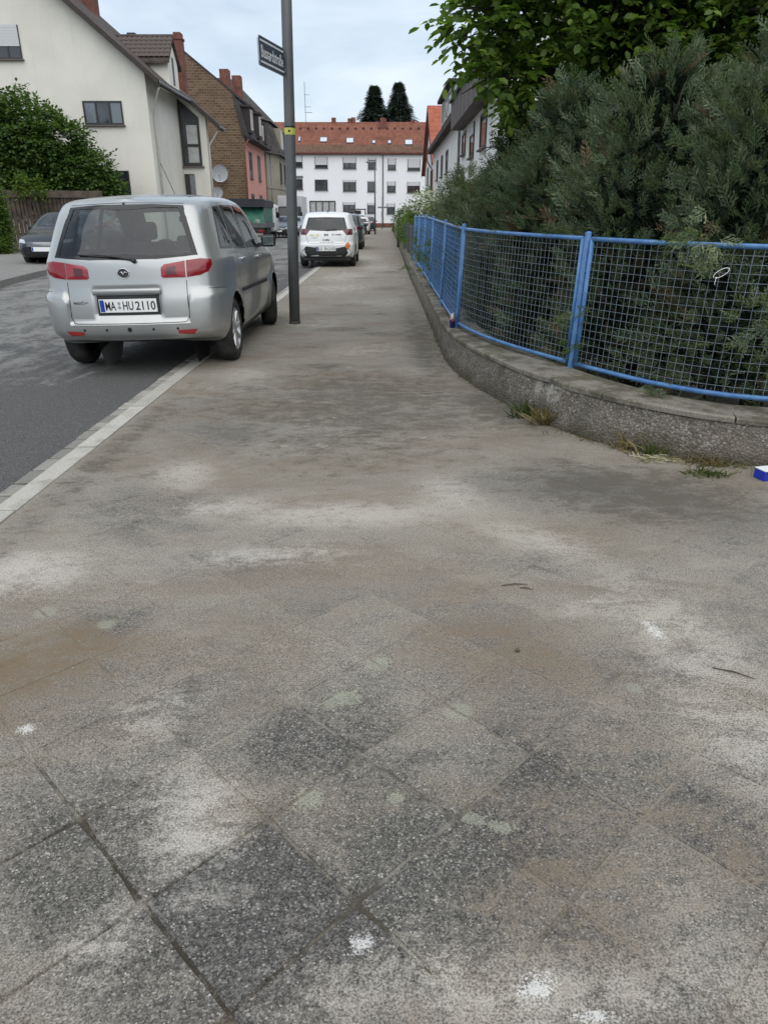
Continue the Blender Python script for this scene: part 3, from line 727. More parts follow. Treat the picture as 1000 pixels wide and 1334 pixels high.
M['seat'] = plain('seat_fabric', (.055, .058, .062), .9, .25, 9); M['interior'] = flat('interior_plastic', (.035, .036, .038), .7); M['interior_pale'] = flat('interior_lining', (.30, .30, .29), .8)
M['silver'] = carpaint('silver_paint', (.40, .41, .405), .62, .28, .2)
M['white_paint'] = carpaint('white_paint', (.72, .73, .73), 0, .3, .2)
M['black_car'] = carpaint('black_car_paint', (.006, .007, .011), .0, .25, .10, .15)
M['slate_car'] = carpaint('slate_car_paint', (.040, .058, .066), .35, .3, .2)
M['dark_car'] = carpaint('dark_car_paint', (.030, .038, .046), .35, .28, .2)
M['grey_car'] = carpaint('grey_car_paint', (.30, .32, .34), .6, .35, .2)

def interp(P):
    xs = [p[0] for p in P]; ys = [p[1] for p in P]
    xs, ys = np.array(xs, float), np.array(ys, float); n = len(xs); h = np.diff(xs); dl = np.diff(ys)/h
    m = np.zeros(n); m[0], m[-1] = dl[0], dl[-1]
    for i in range(1, n-1): m[i] = 0 if dl[i-1]*dl[i] <= 0 else 3*(h[i-1]+h[i])/((2*h[i]+h[i-1])/dl[i-1]+(h[i]+2*h[i-1])/dl[i])
    def f(x):
        x = min(max(x, xs[0]), xs[-1]); k = min(int(np.searchsorted(xs, x, 'right'))-1, n-2); k = max(k, 0); t = (x-xs[k])/h[k]
        return ys[k]*(1+2*t)*(1-t)**2+h[k]*m[k]*t*(1-t)**2+ys[k+1]*t*t*(3-2*t)+h[k]*m[k+1]*t*t*(t-1)
    return f

class Car:
    """car body lofted from sections; local frame: x right, y forward from the rear bumper, z up"""
    def __init__(s, name, label, loc, rz, spec, paint, group=None, cat='car'):
        s.sp = spec; s.root = empty(name, loc, rz); tag(s.root, label, cat, group); s.paint = paint
        s.loft()
    def loft(s):
        q = s.sp; L_ = q['L']; zt, zb, w, bl = interp(q['top']), interp(q['bot']), interp(q['half']), interp(q['belt'])
        yr, yf = interp(q['rear']), interp(q['front']); tum = q.get('tumble', .30); NS = q.get('ns', 96)
        st = [0.5-0.5*math.cos(math.pi*(i/NS)**1.0) for i in range(NS+1)]
        st = [.55*a+.45*i/NS for i, a in enumerate(st)]
        rows = []; NJ = 14*q.get('nj', 4)
        for t in st:
            y = t*L_; W, T, B, Z = w(y), zt(y), bl(y), zb(y); B = min(B, T-.035); g_ = T-B
            xg = lambda z: W*.965-(z-B)*tum*sm(0, .10, z-B)
            c = [(0, Z), (.55*W, Z), (.85*W, Z+.005), (.955*W, Z+.07), (.992*W, Z+.19), (W, .5*(Z+.19)+.5*(B-.10)), (.992*W, B-.085), (.965*W, B)]
            if g_ > .1: c += [(xg(B+.30*g_), B+.30*g_), (xg(B+.62*g_), B+.62*g_), (xg(T-.085)-.004, T-.085), (xg(T-.04)-.03, T-.030), (xg(T)*.80, T-.006)]
            else: c += [(.955*W, B+.25*g_), (.945*W, B+.45*g_), (.92*W, B+.65*g_), (.85*W, B+.85*g_), (.70*W, T-.004)]
            xt = c[-1][0]; c += [(.5*xt, T+.008), (0, T+.012)]
            fine = crom(c, q.get('nj', 4))[:NJ+1]
            pts = []
            for (x, z) in fine:
                yy = y+(1-t)**4*yr(z)-(t**4)*yf(z)
                pts.append((x, yy, z))
            rows.append(pts)
        NJ = len(rows[0])-1
        V = []; F = []
        for pts in rows:
            for p in pts: V.append(list(p))
        n = NJ+1
        for i in range(NS):
            for j in range(NJ): F.append([i*n+j, i*n+j+1, (i+1)*n+j+1, (i+1)*n+j])
        K = q.get('k', 14)
        def cap(i, sgn, bulge):
            base = len(V)
            for j in range(n):
                x, y, z = rows[i][j]
                for k in range(K+1):
                    u = 1-k/K; V.append([x*u, y+sgn*bulge(z)*(1-u**2.6), z])
            for j in range(n-1):
                for k in range(K):
                    f = [base+j*(K+1)+k, base+j*(K+1)+k+1, base+(j+1)*(K+1)+k+1, base+(j+1)*(K+1)+k]
                    F.append(f if sgn < 0 else f[::-1])
        cap(0, -1, interp(q['rbulge'])); cap(NS, 1, interp(q['fbulge']))
        # mirror
        V = np.array(V); m0 = len(V); V2 = V.copy(); V2[:, 0] *= -1
        VV = np.vstack([V, V2]); FF = F+[[a+m0 for a in f[::-1]] for f in F]
        if 'shape' in q:
            for k in range(len(VV)): VV[k] = q['shape'](VV[k])
        bm = bmesh.new(); vs = [bm.verts.new(v) for v in VV]
        for f in FF:
            try: bm.faces.new([vs[a] for a in f])
            except ValueError: pass
        bmesh.ops.remove_doubles(bm, verts=bm.verts, dist=.0006); bmesh.ops.dissolve_degenerate(bm, edges=bm.edges, dist=.0003)
        bmesh.ops.recalc_face_normals(bm, faces=bm.faces)
        tf = max(bm.faces, key=lambda f: f.calc_center_median().z)
        if tf.normal.z < 0: bmesh.ops.reverse_faces(bm, faces=bm.faces)
        s.bvh = BVHTree.FromBMesh(bm); s.bm = bm
    def hit(s, a, b, mode):
        """surface point and outward normal under a projected 2-D position; modes: rear (x,z), front (x,z), right/left (y,z), top (x,y)"""
        o, d = {'rear': ((a, -3, b), (0, 1, 0)), 'front': ((a, 9, b), (0, -1, 0)), 'right': ((4, a, b), (-1, 0, 0)), 'left': ((-4, a, b), (1, 0, 0)), 'top': ((a, b, 4), (0, 0, -1))}[mode]
        o, d = Vector(o), Vector(d); p, n, i, _ = s.bvh.ray_cast(o, d)
        if p is None:
            p, n, i, _ = s.bvh.find_nearest(o+d*(3 if mode != 'front' else 9-s.sp['L']))
        if n.dot(d) > 0: n = -n
        return p, n
    def cut(s, poly, mode, grow=0.0):
        def inside(a, b):
            r = False; j = len(poly)-1
            for i in range(len(poly)):
                (x1, y1), (x2, y2) = poly[i], poly[j]
                if (y1 > b) != (y2 > b) and a < (x2-x1)*(b-y1)/(y2-y1)+x1: r = not r
                j = i
            return r
        d = {'rear': Vector((0, -1, 0)), 'front': Vector((0, 1, 0)), 'right': Vector((1, 0, 0)), 'left': Vector((-1, 0, 0))}[mode]
        kill = []
        for f in s.bm.faces:
            if f.normal.dot(d) < .18: continue
            cy = f.calc_center_median().y
            if mode == 'rear' and cy > s.sp['L']*.4 or mode == 'front' and cy < s.sp['L']*.4: continue
            if all(inside(*((v.co.x, v.co.z) if mode in ('rear', 'front') else (v.co.y, v.co.z))) for v in f.verts): kill.append(f)
        bmesh.ops.delete(s.bm, geom=kill, context='FACES')
    def arches(s, ys, zc, r):
        for yc in ys:
            ins = lambda v: math.hypot(v.co.y-yc, v.co.z-zc) < r and abs(v.co.x) > .45
            kill = [f for f in s.bm.faces if all(ins(v) for v in f.verts)]
            bmesh.ops.delete(s.bm, geom=kill, context='FACES')
            for v in s.bm.verts:
                if ins(v):
                    a = math.atan2(v.co.z-zc, v.co.y-yc); v.co.y = yc+r*math.cos(a); v.co.z = zc+r*math.sin(a)
    def body(s, black=None):
        me = bpy.data.meshes.new('body'); loose = [v for v in s.bm.verts if not v.link_faces]
        bmesh.ops.delete(s.bm, geom=loose, context='VERTS')
        for f in s.bm.faces:
            f.smooth = True; c = f.calc_center_median()
            f.material_index = 1 if (c.z < s.sp.get('under', .26) and f.normal.z < -.3) or (black and black(c)) else 0
        s.bm.to_mesh(me); me.materials.append(s.paint); me.materials.append(M['blackplastic']); me.set_sharp_from_angle(angle=math.radians(42))
        o = link('body', me, s.root); s.bm.free(); return o
    def patch(s, name, poly, mode, mat, d=.003, rings=6, inner=None, parent=None, sub=3, thick=.0, lens=0.0):
        """a patch following the body surface: poly is star-shaped; inner = keep only the border of this width"""
        P = []
        for i in range(len(poly)):
            a, b = poly[i], poly[(i+1) % len(poly)]
            for k in range(sub): P.append((a[0]+(b[0]-a[0])*k/sub, a[1]+(b[1]-a[1])*k/sub))
        cx = sum(p[0] for p in P)/len(P); cy = sum(p[1] for p in P)/len(P); n = len(P)
        fr = [1-k/rings for k in range(rings+1)] if inner is None else [1, .5, 0]
        m = MB()
        for k, f in enumerate(fr):
            for (a, b) in P:
                if inner is None: aa, bb = cx+(a-cx)*f, cy+(b-cy)*f
                else:
                    ln = math.hypot(a-cx, b-cy); e = inner*(1-f); aa, bb = cx+(a-cx)*(1-e/ln), cy+(b-cy)*(1-e/ln)
                p, nn = s.hit(aa, bb, mode); dd = d+(lens*(1-f*f) if lens else 0); m.v.append(tuple(p+nn*dd))
        for k in range(len(fr)-1):
            for i in range(n): m.f.append((k*n+i, k*n+(i+1) % n, (k+1)*n+(i+1) % n, (k+1)*n+i)); m.m.append(0)
        if thick:
            b = len(m.v)
            for (a, c_) in P:
                p, nn = s.hit(a, c_, mode); m.v.append(tuple(p-nn*thick))
            for i in range(n): m.f.append((b+i, b+(i+1) % n, (i+1) % n, i)); m.m.append(0)
        # face the normals outwards
        f0 = m.f[0]; v = [Vector(m.v[i]) for i in f0]; nn = (v[1]-v[0]).cross(v[2]-v[0])
        dv = {'rear': (0, -1, 0), 'front': (0, 1, 0), 'right': (1, 0, 0), 'left': (-1, 0, 0), 'top': (0, 0, 1)}[mode]
        if nn.dot(Vector(dv)) < 0: m.f = [f[::-1] for f in m.f]
        return m.build(name, mat, parent or s.root, True, local=True, ang=60)
    def line(s, name, pts, mode, mat, w=.005, d=.0012, sub=10, parent=None, raise_=0):
        P = []
        for a, b in zip(pts, pts[1:]):
            for k in range(sub): P.append((a[0]+(b[0]-a[0])*k/sub, a[1]+(b[1]-a[1])*k/sub))
        P.append(pts[-1]); hp = [s.hit(a, b, mode) for a, b in P]; m = MB()
        for i, (p, nn) in enumerate(hp):
            t = (hp[min(i+1, len(hp)-1)][0]-hp[max(i-1, 0)][0]).normalized(); sd_ = nn.cross(t).normalized()*(w/2)
            if raise_: m.v += [tuple(p-sd_), tuple(p-sd_*.8+nn*raise_), tuple(p+sd_*.8+nn*raise_), tuple(p+sd_)]
            else: m.v += [tuple(p-sd_+nn*d), tuple(p+sd_+nn*d)]
        k = 4 if raise_ else 2
        for i in range(len(hp)-1):
            for j in range(k-1): m.f.append((i*k+j, i*k+j+1, (i+1)*k+j+1, (i+1)*k+j)); m.m.append(0)
        return m.build(name, mat, parent or s.root, True, local=True)
    def window(s, name, poly, mode, glass, border=.035, parent=None):
        s.cut(poly, mode); o = s.patch(name, poly, mode, glass, .0025, parent=parent)
        s.patch('seal', poly, mode, M['frit'], .004, inner=border, parent=o); return o
    def wheel(s, x, y, r, wd, steer=0, rimr=None, spokes=7, simple=False, style='alloy'):
        sx = 1 if x > 0 else -1
        e = MB(); rr_ = rimr or r*.66; h = wd/2
        e.lathe([(rr_-.01, -h+.02), (rr_+.01, -h+.004), (r-.05, -h), (r-.018, -h+.012), (r-.003, -h+.035), (r, -h+.06), (r, h-.06), (r-.003, h-.035), (r-.018, h-.012), (r-.05, h), (rr_+.01, h-.004), (rr_-.01, h-.02)], axis='x', n=40)
        # tread grooves
        ty = e.build('wheel', M['tyre'], s.root, True, local=True, ang=40); ty.location = (x, y, r-.004); ty.rotation_euler = (0, 0, steer)
        a = h-.018 if sx > 0 else -(h-.018)
        m = MB(); o_ = sx
        m.lathe([(rr_+.004, a+.006*o_), (rr_-.012, a+.010*o_), (rr_-.022, a-.004*o_), (rr_-.03, a-.05*o_)], axis='x', n=40)
        for k in range(spokes):
            an = 2*math.pi*k/spokes+.2
            for (da, w0, w1) in ((0, .030, .022),):
                ca, sa = math.cos(an), math.sin(an); t = Vector((0, -sa, ca)); rd = Vector((0, ca, sa))
                p0 = Vector((a-.012*o_, 0, 0))+rd*.04; p1 = Vector((a+.004*o_, 0, 0))+rd*(rr_-.014)
                ex = Vector((.010*o_, 0, 0))
                vs = [p0-t*w0-ex, p0+t*w0-ex, p0+t*w0*.6+ex, p0-t*w0*.6+ex, p1-t*w1-ex, p1+t*w1-ex, p1+t*w1*.6+ex, p1-t*w1*.6+ex]
                m.add(vs, [(0,1,2,3),(7,6,5,4),(0,4,5,1),(1,5,6,2),(2,6,7,3),(3,7,4,0)])
        m.lathe([(.0, a+.006*o_), (.035, a+.004*o_), (.055, a-.010*o_), (.06, a-.03*o_)], axis='x', n=20)
        m.build('rim', M['rim'], ty, True, local=True, ang=35)
        m = MB(); m.lathe([(0, a-.055*o_), (rr_-.015, a-.05*o_)], axis='x', n=28); m.build('brake_disc', M['hub_dark'], ty, local=True)
        return ty
    def housing(s, yc, zc, r, w, inner=.42):
        m = MB()
        for sx in (-1, 1):
            prof = []
            n = 24; vs = []
            for xx in (w, inner):
                for k in range(n+1):
                    a = .06+(math.pi-.12)*k/n; vs.append((sx*xx, yc+r*math.cos(a), zc+r*math.sin(a)))
            m.add(vs, [(k, k+1, n+2+k, n+1+k) for k in range(n)]+[tuple(range(n+1, 2*n+2))])
        m.build('wheel_housing', M['blackplastic'], s.root, True, local=True)
    def numberplate(s, text, zc, y, rear=True, w=.52, h=.112, x=0.0, tilt=0):
        o = MB().bbox(-w/2, w/2, -.004, .004, -h/2, h/2, .003).build('number_plate', M['plate_white'], s.root, local=True)
        o.location = (x, y, zc); o.rotation_euler = (-tilt, 0, 0 if rear else math.pi)
        MB().box(-w/2+.006, -w/2+.046, -.0048, -.0042, -h/2+.006, h/2-.006).build('country_band', M['plate_blue'], o, local=True)
        for tx, a, b in (text or []):
            me = text_mesh(tx, (b-a)*w/.52, h*.66, bold=.012); me.materials.append(M['black_ink']); link('lettering', me, o, ((a+b)/2*w/.52, -.0050, 0))
        return o
# ---- the silver hatchback
def mazda_shape(v):
    x, y, z = v; ax_ = abs(x)
    if y < .62 and z < 1.0:
        edge = .455+.235*sm(.535, .565, ax_)
        m = 1-sm(edge-.016, edge+.010, z)
        k = 1-sm(.30, .58, y)
        y -= .034*m*(1-sm(.10, .5, y)); x += math.copysign(.012*m*k*sm(.55, .7, ax_), x)
        if y < .2: y += .026*sm(.315, .285, ax_)*sm(.48, .51, z)*sm(.735, .705, z)
        y += .03*(1-sm(.29, .36, z))*(1-sm(.1, .4, y))
    if .7 < y < 3.2:    # door crease
        x -= math.copysign(.010*math.exp(-((z-.64)/.05)**2), x); x += math.copysign(.008*math.exp(-((z-.86)/.06)**2), x)
    for yc in (.60, 3.10):
        d = math.hypot(y-yc, z-.30)
        if ax_ > .6: x += math.copysign(.016*math.exp(-((d-.345)/.05)**2), x)
    return (x, y, z)
mz = dict(L=3.93, nj=8, k=34, ns=120, tumble=.30, under=.24, shape=mazda_shape,
    top=[(0,1.432),(.3,1.462),(.8,1.485),(1.3,1.488),(1.9,1.465),(2.25,1.40),(2.85,1.03),(3.1,.975),(3.5,.88),(3.8,.74),(3.93,.60)],
    bot=[(0,.30),(.3,.235),(.8,.20),(3.2,.20),(3.93,.24)],
    half=[(0,.655),(.04,.725),(.12,.785),(.3,.825),(.6,.838),(2,.842),(3.2,.835),(3.6,.79),(3.8,.70),(3.93,.52)],
    belt=[(0,.985),(.6,1.0),(1.5,.985),(2.6,.955),(3.1,.93),(3.93,.5)],
    rear=[(.2,.05),(.30,.02),(.40,.0),(.60,.01),(.75,.035),(.95,.065),(1.0,.085),(1.38,.285),(1.43,.345),(1.5,.42)],
    front=[(.2,.08),(.35,.02),(.5,0),(.62,.03),(.9,.3),(1.5,.9)],
    rbulge=[(.2,.05),(.5,.075),(1.0,.085),(1.4,.10),(1.5,.10)], fbulge=[(.2,.08),(.6,.10),(1.0,.05)])
car = Car('parked_car', 'silver five-door hatchback parked half on the pavement next to the pole', (-2.195, 6.40, -.017), 0, mz, M['silver'])
car.root.rotation_euler = (0, -.021, 0); car.root.scale = (.955, 1, 1)
rw_ = [(-.645,.988),(-.3,.965),(.3,.965),(.645,.988),(.512,1.382),(.25,1.396),(-.25,1.396),(-.512,1.382)]
rg = car.window('rear_window', rw_, 'rear', M['car_glass'], .045)
for sd_, nm in ((1, 'right'), (-1, 'left')):
    car.window('side_window', [(.38,1.025),(.86,1.010),(.86,1.388),(.62,1.372)], nm, M['car_glass_dark'], .022)
    car.window('side_window', [(.925,1.005),(1.49,.990),(1.47,1.398),(.915,1.392)], nm, M['car_glass'], .022)
    car.window('side_window', [(1.555,.990),(2.05,.98),(2.47,.965),(2.30,1.12),(2.05,1.30),(1.90,1.385),(1.54,1.398)], nm, M['car_glass'], .022)
car.window('windscreen', [(-.62,1.03),(0,1.01),(.62,1.03),(.53,1.36),(0,1.385),(-.53,1.36)], 'front', M['car_glass'], .03)
car.arches((.60, 3.10), .295, .345)
car.body()
for yc in (.60, 3.10): car.housing(yc, .295, .347, .80)
for x in (-.735, .735):
    car.wheel(x, .60, .295, .185, rimr=.195, spokes=8); car.wheel(x, 3.10, .295, .185, rimr=.195, steer=.28, spokes=8)
# lamps
for sx, nm in ((1, 'right'), (-1, 'left')):
    q = lambda P: [(sx*a, b) for a, b in P]
    car.patch('tail_lamp', q([(.325,.822),(.345,.812),(.535,.812),(.535,.945),(.36,.920),(.328,.895)]), 'rear', M['pink_lamp'], .006, lens=.006, thick=.004)
    car.patch('tail_lamp', q([(.545,.812),(.66,.826),(.722,.852),(.752,.905),(.745,.950),(.66,.958),(.545,.947)]), 'rear', M['red_lamp'], .006, lens=.006, thick=.004)
    car.patch('lamp_core', q([(.37,.838),(.455,.836),(.455,.905),(.375,.895)]), 'rear', M['deep_red'], .0125)
    car.patch('reflector', q([(.43,.352),(.565,.342),(.60,.385),(.43,.380)]), 'rear', M['reflector'], .004)
    car.line('panel_gap', q([(.538,.79),(.535,.62),(.540,.50),(.515,.452)]), 'rear', M['gap'], .006)
    car.line('panel_gap', [(.30,.70),(.16,.712),(.06,.715)] if sx > 0 else [(.30,.70),(.06,.715)], nm, M['gap'], .004)
    for P in ([(.90,1.0),(.885,.86),(.93,.66),(.985,.50)], [(1.52,.985),(1.525,.6),(1.51,.27)], [(2.56,.95),(2.60,.62),(2.56,.28)], [(1.0,.265),(2.7,.262)]):
        car.line('panel_gap', P, nm, M['gap'], .0055)
    car.line('rub_strip', [(1.02,.615),(1.50,.610)], nm, M['silver'], .035, raise_=.008); car.line('rub_strip', [(1.54,.610),(2.54,.595)], nm, M['silver'], .035, raise_=.008)
    car.line('sill', [(.96,.235),(2.74,.225)], nm, M['blackplastic'], .05, raise_=.006)
    for yh, zh in ((1.12,.905),(2.02,.885)):
        p, n = car.hit(yh, zh, nm); m = MB(); m.bbox(p.x-.012, p.x+.026*sx if sx > 0 else p.x+.012, yh-.085, yh+.085, zh-.014, zh+.014, .008) if sx > 0 else m.bbox(p.x-.026, p.x+.012, yh-.085, yh+.085, zh-.014, zh+.014, .008)
        m.build('door_handle', M['silver'], car.root, True, local=True, ang=50)
    # mirrors
    m = MB(); m.bbox(sx*.92-.085, sx*.92+.085, 2.36, 2.45, .965, 1.095, .035); mi = m.build('wing_mirror', M['blackplastic'], car.root, True, local=True, ang=60)
    MB().bbox(sx*.925-.068, sx*.925+.068, 2.353, 2.362, .982, 1.08, .003).build('mirror_glass', M['mirror_dark'], mi, local=True)
    MB().obox((sx*.82, 2.40, .99), (.05, 0, 0), (0, .03, 0), (0, 0, .02)).build('mirror_arm', M['blackplastic'], car.root, local=True)
    car.patch('headlamp', q([(.42,.60),(.70,.63),(.74,.72),(.55,.72)]), 'front', M['clear_lamp'], .004)
car.line('panel_gap', [(-.515,.452),(-.48,.447),(0,.445),(.48,.447),(.515,.452)], 'rear', M['gap'], .007)
car.line('panel_gap', [(-.51,1.40),(0,1.412),(.51,1.40)], 'rear', M['gap'], .006)
car.patch('plate_recess', [(-.285,.510),(.285,.510),(.285,.680),(-.285,.680)], 'rear', M['blackplastic'], .0015)
yp = min(car.hit(x, .59, 'rear')[0].y for x in (-.25, 0, .25))
car.numberplate([('MA', -.205, -.112), ('HU', -.046, .047), ('2110', .067, .248)], .592, yp-.010, tilt=-.05)
m = MB(); 
for zz in (.611, .578): m.lathe([(0, -.0062), (.013, -.0062)], (-.080, yp-.010, zz), axis='y', n=12)
m.build('inspection_seal', M['alu'], car.root, local=True)
p0_ = car.hit(0, .72, 'rear')[0]; m = MB(); m.bbox(-.31, .31, p0_.y-.026, p0_.y+.03, .685, .732, .012); m.build('plate_light_bar', M['silver'], car.root, True, local=True, ang=50)
for xx, r_ in ((-.42,.012),(-.21,.012),(.215,.012),(.43,.012),(.0,.021)):
    pts = [(xx+r_*math.cos(a*math.pi/5), .395+r_*math.sin(a*math.pi/5)) for a in range(10)]
    car.patch('parking_sensor', pts, 'rear', M['gap'], .002, rings=2, sub=1)
# emblem, badge
car.patch('emblem_ground', [(-.005+.048*math.cos(k*math.pi/8), .855+.038*math.sin(k*math.pi/8)) for k in range(16)], 'rear', M['hub_dark'], .003, rings=2, sub=1)
p, n = car.hit(-.005, .855, 'rear'); m = MB()
E_ = lambda a, rx, rz_: (-.005+rx*math.cos(a), p.y-.006, .855+rz_*math.sin(a))
m.tube([E_(2*math.pi*k/28, .050, .040) for k in range(29)], .0045, 6)
m.tube([(-.045, p.y-.006, .862), (-.018, p.y-.009, .868), (-.005, p.y-.010, .845), (.008, p.y-.009, .868), (.035, p.y-.006, .862)], [.003, .005, .006, .005, .003], 6)
m.build('emblem', M['chrome'], car.root, True, local=True)
p, n = car.hit(-.42, .62, 'rear'); me = text_mesh('MAZDA 2', .165, .024, ext=.002, bold=.02); me.materials.append(M['chrome']); link('badge_lettering', me, car.root, (-.41, p.y-.006, .622))
# wiper, aerials, roof strip
m = MB(); pts = []
for k in range(9):
    t = k/8; a, b = .10-.50*t, .955+.045*t+.012*math.sin(t*3.1); pp, nn = car.hit(a, b, 'rear'); pts.append(pp+nn*(.016+.012*math.sin(t*3)))
m.tube(pts, [.013]+[.009]*3+[.006]*5, 6); pp, nn = car.hit(.10, .952, 'rear'); m.tube([pp, pp+nn*.035], .02, 10)
m.build('rear_wiper', M['blackplastic'], car.root, True, local=True)
pp, nn = car.hit(0, 1.405, 'rear'); m = MB(); m.tube([pp-nn*.005, pp+nn*.006], .012, 10); m.build('washer_nozzle', M['blackplastic'], car.root, True, local=True)
pp, nn = car.hit(0, 1.95, 'top'); m = MB(); m.tube([pp, pp+Vector((0, -.02, .03))], .014, 8); m.tube([pp+Vector((0, -.02, .03)), pp+Vector((0, -.46, .33))], .0032, 5); m.build('roof_aerial', M['blackplastic'], car.root, True, local=True)
for sx in (-1, 1): car.line('roof_strip', [(sx*.50,.55),(sx*.535,1.2),(sx*.53,1.95)], 'top', M['gap'], .012)
# interior
m = MB(); m.bbox(-.68, .68, .35, 2.9, .25, .40, .02); m.build('cabin_floor', M['interior'], car.root, local=True)
m = MB(); m.bbox(-.60, .60, .90, 1.08, .40, .98, .04); m.bbox(-.60, .60, 1.05, 1.5, .38, .55, .04); m.build('rear_seat', M['seat'], car.root, True, local=True, ang=50)
for x in (-.36, .36): MB().bbox(x-.13, x+.13, .90, .99, .99, 1.13, .035).build('headrest', M['seat'], car.root, True, local=True, ang=50)
for x in (-.36, .36):
    m = MB(); m.bbox(x-.24, x+.24, 1.78, 1.92, .45, 1.06, .05); m.bbox(x-.24, x+.24, 1.86, 2.35, .42, .56, .04); m.build('front_seat', M['seat'], car.root, True, local=True, ang=50)
    MB().bbox(x-.13, x+.13, 1.76, 1.86, 1.08, 1.26, .04).build('headrest', M['seat'], car.root, True, local=True, ang=50)
m = MB(); m.bbox(-.66, .66, 2.55, 2.95, .55, .93, .05); m.build('dashboard', M['interior'], car.root, True, local=True, ang=50)
m = MB(); m.tube([(-.36+.18*math.cos(k*math.pi/10), 2.46+.05*math.sin(k*math.pi/10), .88+.18*math.sin(k*math.pi/10)) for k in range(21)], .014, 6); m.build('steering_wheel', M['interior'], car.root, True, local=True)
m = MB(); m.bbox(-.10, .10, 2.28, 2.30, 1.25, 1.31, .008); m.build('inner_mirror', M['interior'], car.root, local=True)
m = MB(); m.tube([(-.45, .55, .33), (-.45, .12, .33)], .028, 10); m.build('exhaust_pipe', M['hub_dark'], car.root, True, local=True)
m = MB(); m.bbox(-.60, .60, .35, 3.5, .235, .34, .02); m.build('underbody', M['blackplastic'], car.root, local=True)
m = MB(); m.bbox(-.72, .72, .50, .70, .20, .34, .02); m.build('rear_axle', M['hub_dark'], car.root, local=True)

# ---- other cars: generic spec
def spec(L_, W, H, kind='hatch', nj=4):
    h = W/2; k = L_/4.0
    d = dict(L=L_, nj=nj, k=14, ns=70, tumble=.30, under=.24,
        bot=[(0,.30),(.3*k,.24),(.8*k,.20),(3.2*k,.20),(L_,.24)],
        half=[(0,h*.80),(.05,h*.88),(.15,h*.945),(.35,h*.985),(.7,h),(L_*.5,h),(L_*.8,h*.985),(L_*.91,h*.93),(L_*.97,h*.82),(L_,h*.66)],
        front=[(.2,.08),(.35,.02),(.5,0),(H*.45,.03),(.9,.25),(1.6,.9)],
        rbulge=[(.2,.05),(.5,.08),(1.0,.09),(1.6,.10)], fbulge=[(.2,.08),(.6,.12),(1.0,.05)])
    if kind == 'hatch':
        d.update(top=[(0,H*.965),(.3,H*.98),(.9,H),(1.5,H*.998),(2.0*k,H*.975),(2.35*k,H*.93),(2.95*k,H*.69),(3.2*k,H*.655),(3.6*k,H*.60),(3.85*k,H*.52),(L_,H*.43)],
            belt=[(0,H*.655),(.6,H*.66),(2.6*k,H*.645),(3.1*k,H*.62),(L_,H*.36)],
            rear=[(.2,.05),(.35,0),(.6,.01),(H*.62,.06),(H*.67,.09),(H*.93,.30),(H*.97,.36),(H*1.1,.45)])
    else:   # saloon
        d.update(top=[(0,H*.70),(.35,H*.72),(.75,H*.75),(1.35,H*.955),(1.9,H),(2.4,H*.99),(2.8,H*.93),(3.35*L_/4.5,H*.71),(L_-.75,H*.62),(L_-.25,H*.54),(L_,H*.44)],
            belt=[(0,H*.62),(.6,H*.655),(2.6,H*.64),(3.2,H*.62),(L_,H*.36)],
            rear=[(.2,.06),(.35,0),(.6,.01),(H*.6,.04),(H*.75,.1),(H*1.1,.3)])
    return d
def dress(c, sp, glass, rw=None, ws=None, sides=None, wy=(.68, 3.05), r=.30, wx=None, style=None):
    if rw: c.window('rear_window', rw, 'rear', glass, .03)
    if ws: c.window('windscreen', ws, 'front', glass, .03)
    for nm in ('right', 'left'):
        for P in (sides or []): c.window('side_window', P, nm, glass, .022)
    c.arches(wy, r-.002, r+.05)
    h = max(p[1] for p in sp['half'])
    for y in wy:
        c.housing(y, r-.002, r+.052, h-.03, h*.5)
        for x in (-(h-.105), h-.105): c.wheel(x, y, r, .19, spokes=5)
def inside(c, H, y0, y1, w):
    m = MB(); m.bbox(-w*.8, w*.8, y0, y1+.6, .25, .42, .02); m.build('cabin_floor', M['interior'], c.root, local=True)
    for x in (-.35, .35):
        m = MB(); m.bbox(x-.22, x+.22, y1-.2, y1-.05, .4, H*.70, .04); m.bbox(x-.12, x+.12, y1-.2, y1-.12, H*.70, H*.83, .03); m.build('front_seat', M['seat'], c.root, True, local=True, ang=50)
    m = MB(); m.bbox(-.55, .55, y0+.3, y0+.45, .4, H*.66, .04); m.build('rear_seat', M['seat'], c.root, True, local=True, ang=50)

# white small crossover, rear view
H = 1.43
sp = spec(3.65, 1.57, H, nj=6); sp['k'] = 22
def dshape(v):
    x, y, z = v
    if y < .45 and z < .75: y -= .05*(1-sm(.60, .66, z))*(1-sm(.2, .45, y))
    return (x, y, z)
sp['shape'] = dshape
c = Car('parked_car', 'white small crossover with dark tail lamps and an orange sticker seen from behind', (-1.58, 20.85, -.010), 0, sp, M['white_paint'])
W0 = .57
dress(c, sp, M['car_glass_dark'], rw=[(-.58,.965),(0,.945),(.58,.965),(.495,1.285),(0,1.295),(-.495,1.285)], ws=[(-.55,1.02),(.55,1.02),(.48,1.30),(-.48,1.30)],
      sides=[(lambda: [(.55,.98),(1.05,.965),(1.05,1.30),(.72,1.29)])(), [(1.12,.965),(1.6,.955),(1.6,1.31),(1.12,1.31)], [(1.66,.955),(2.4,.94),(2.05,1.22),(1.9,1.30),(1.66,1.31)]], wy=(.62, 2.95), r=.29)
c.body()
inside(c, H, .5, 1.75, .7)
for sx in (-1, 1):
    q = lambda P: [(sx*a, b) for a, b in P]
    c.patch('tail_lamp', q([(.43,.985),(.62,1.0),(.705,.995),(.715,.85),(.55,.845)]), 'rear', M['deep_red'], .006, lens=.006, thick=.004)
c.patch('lower_bumper', [(-.56,.555),(.56,.555),(.70,.40),(.62,.285),(-.62,.285),(-.70,.40)], 'rear', M['blackplastic'], .006, thick=.003)
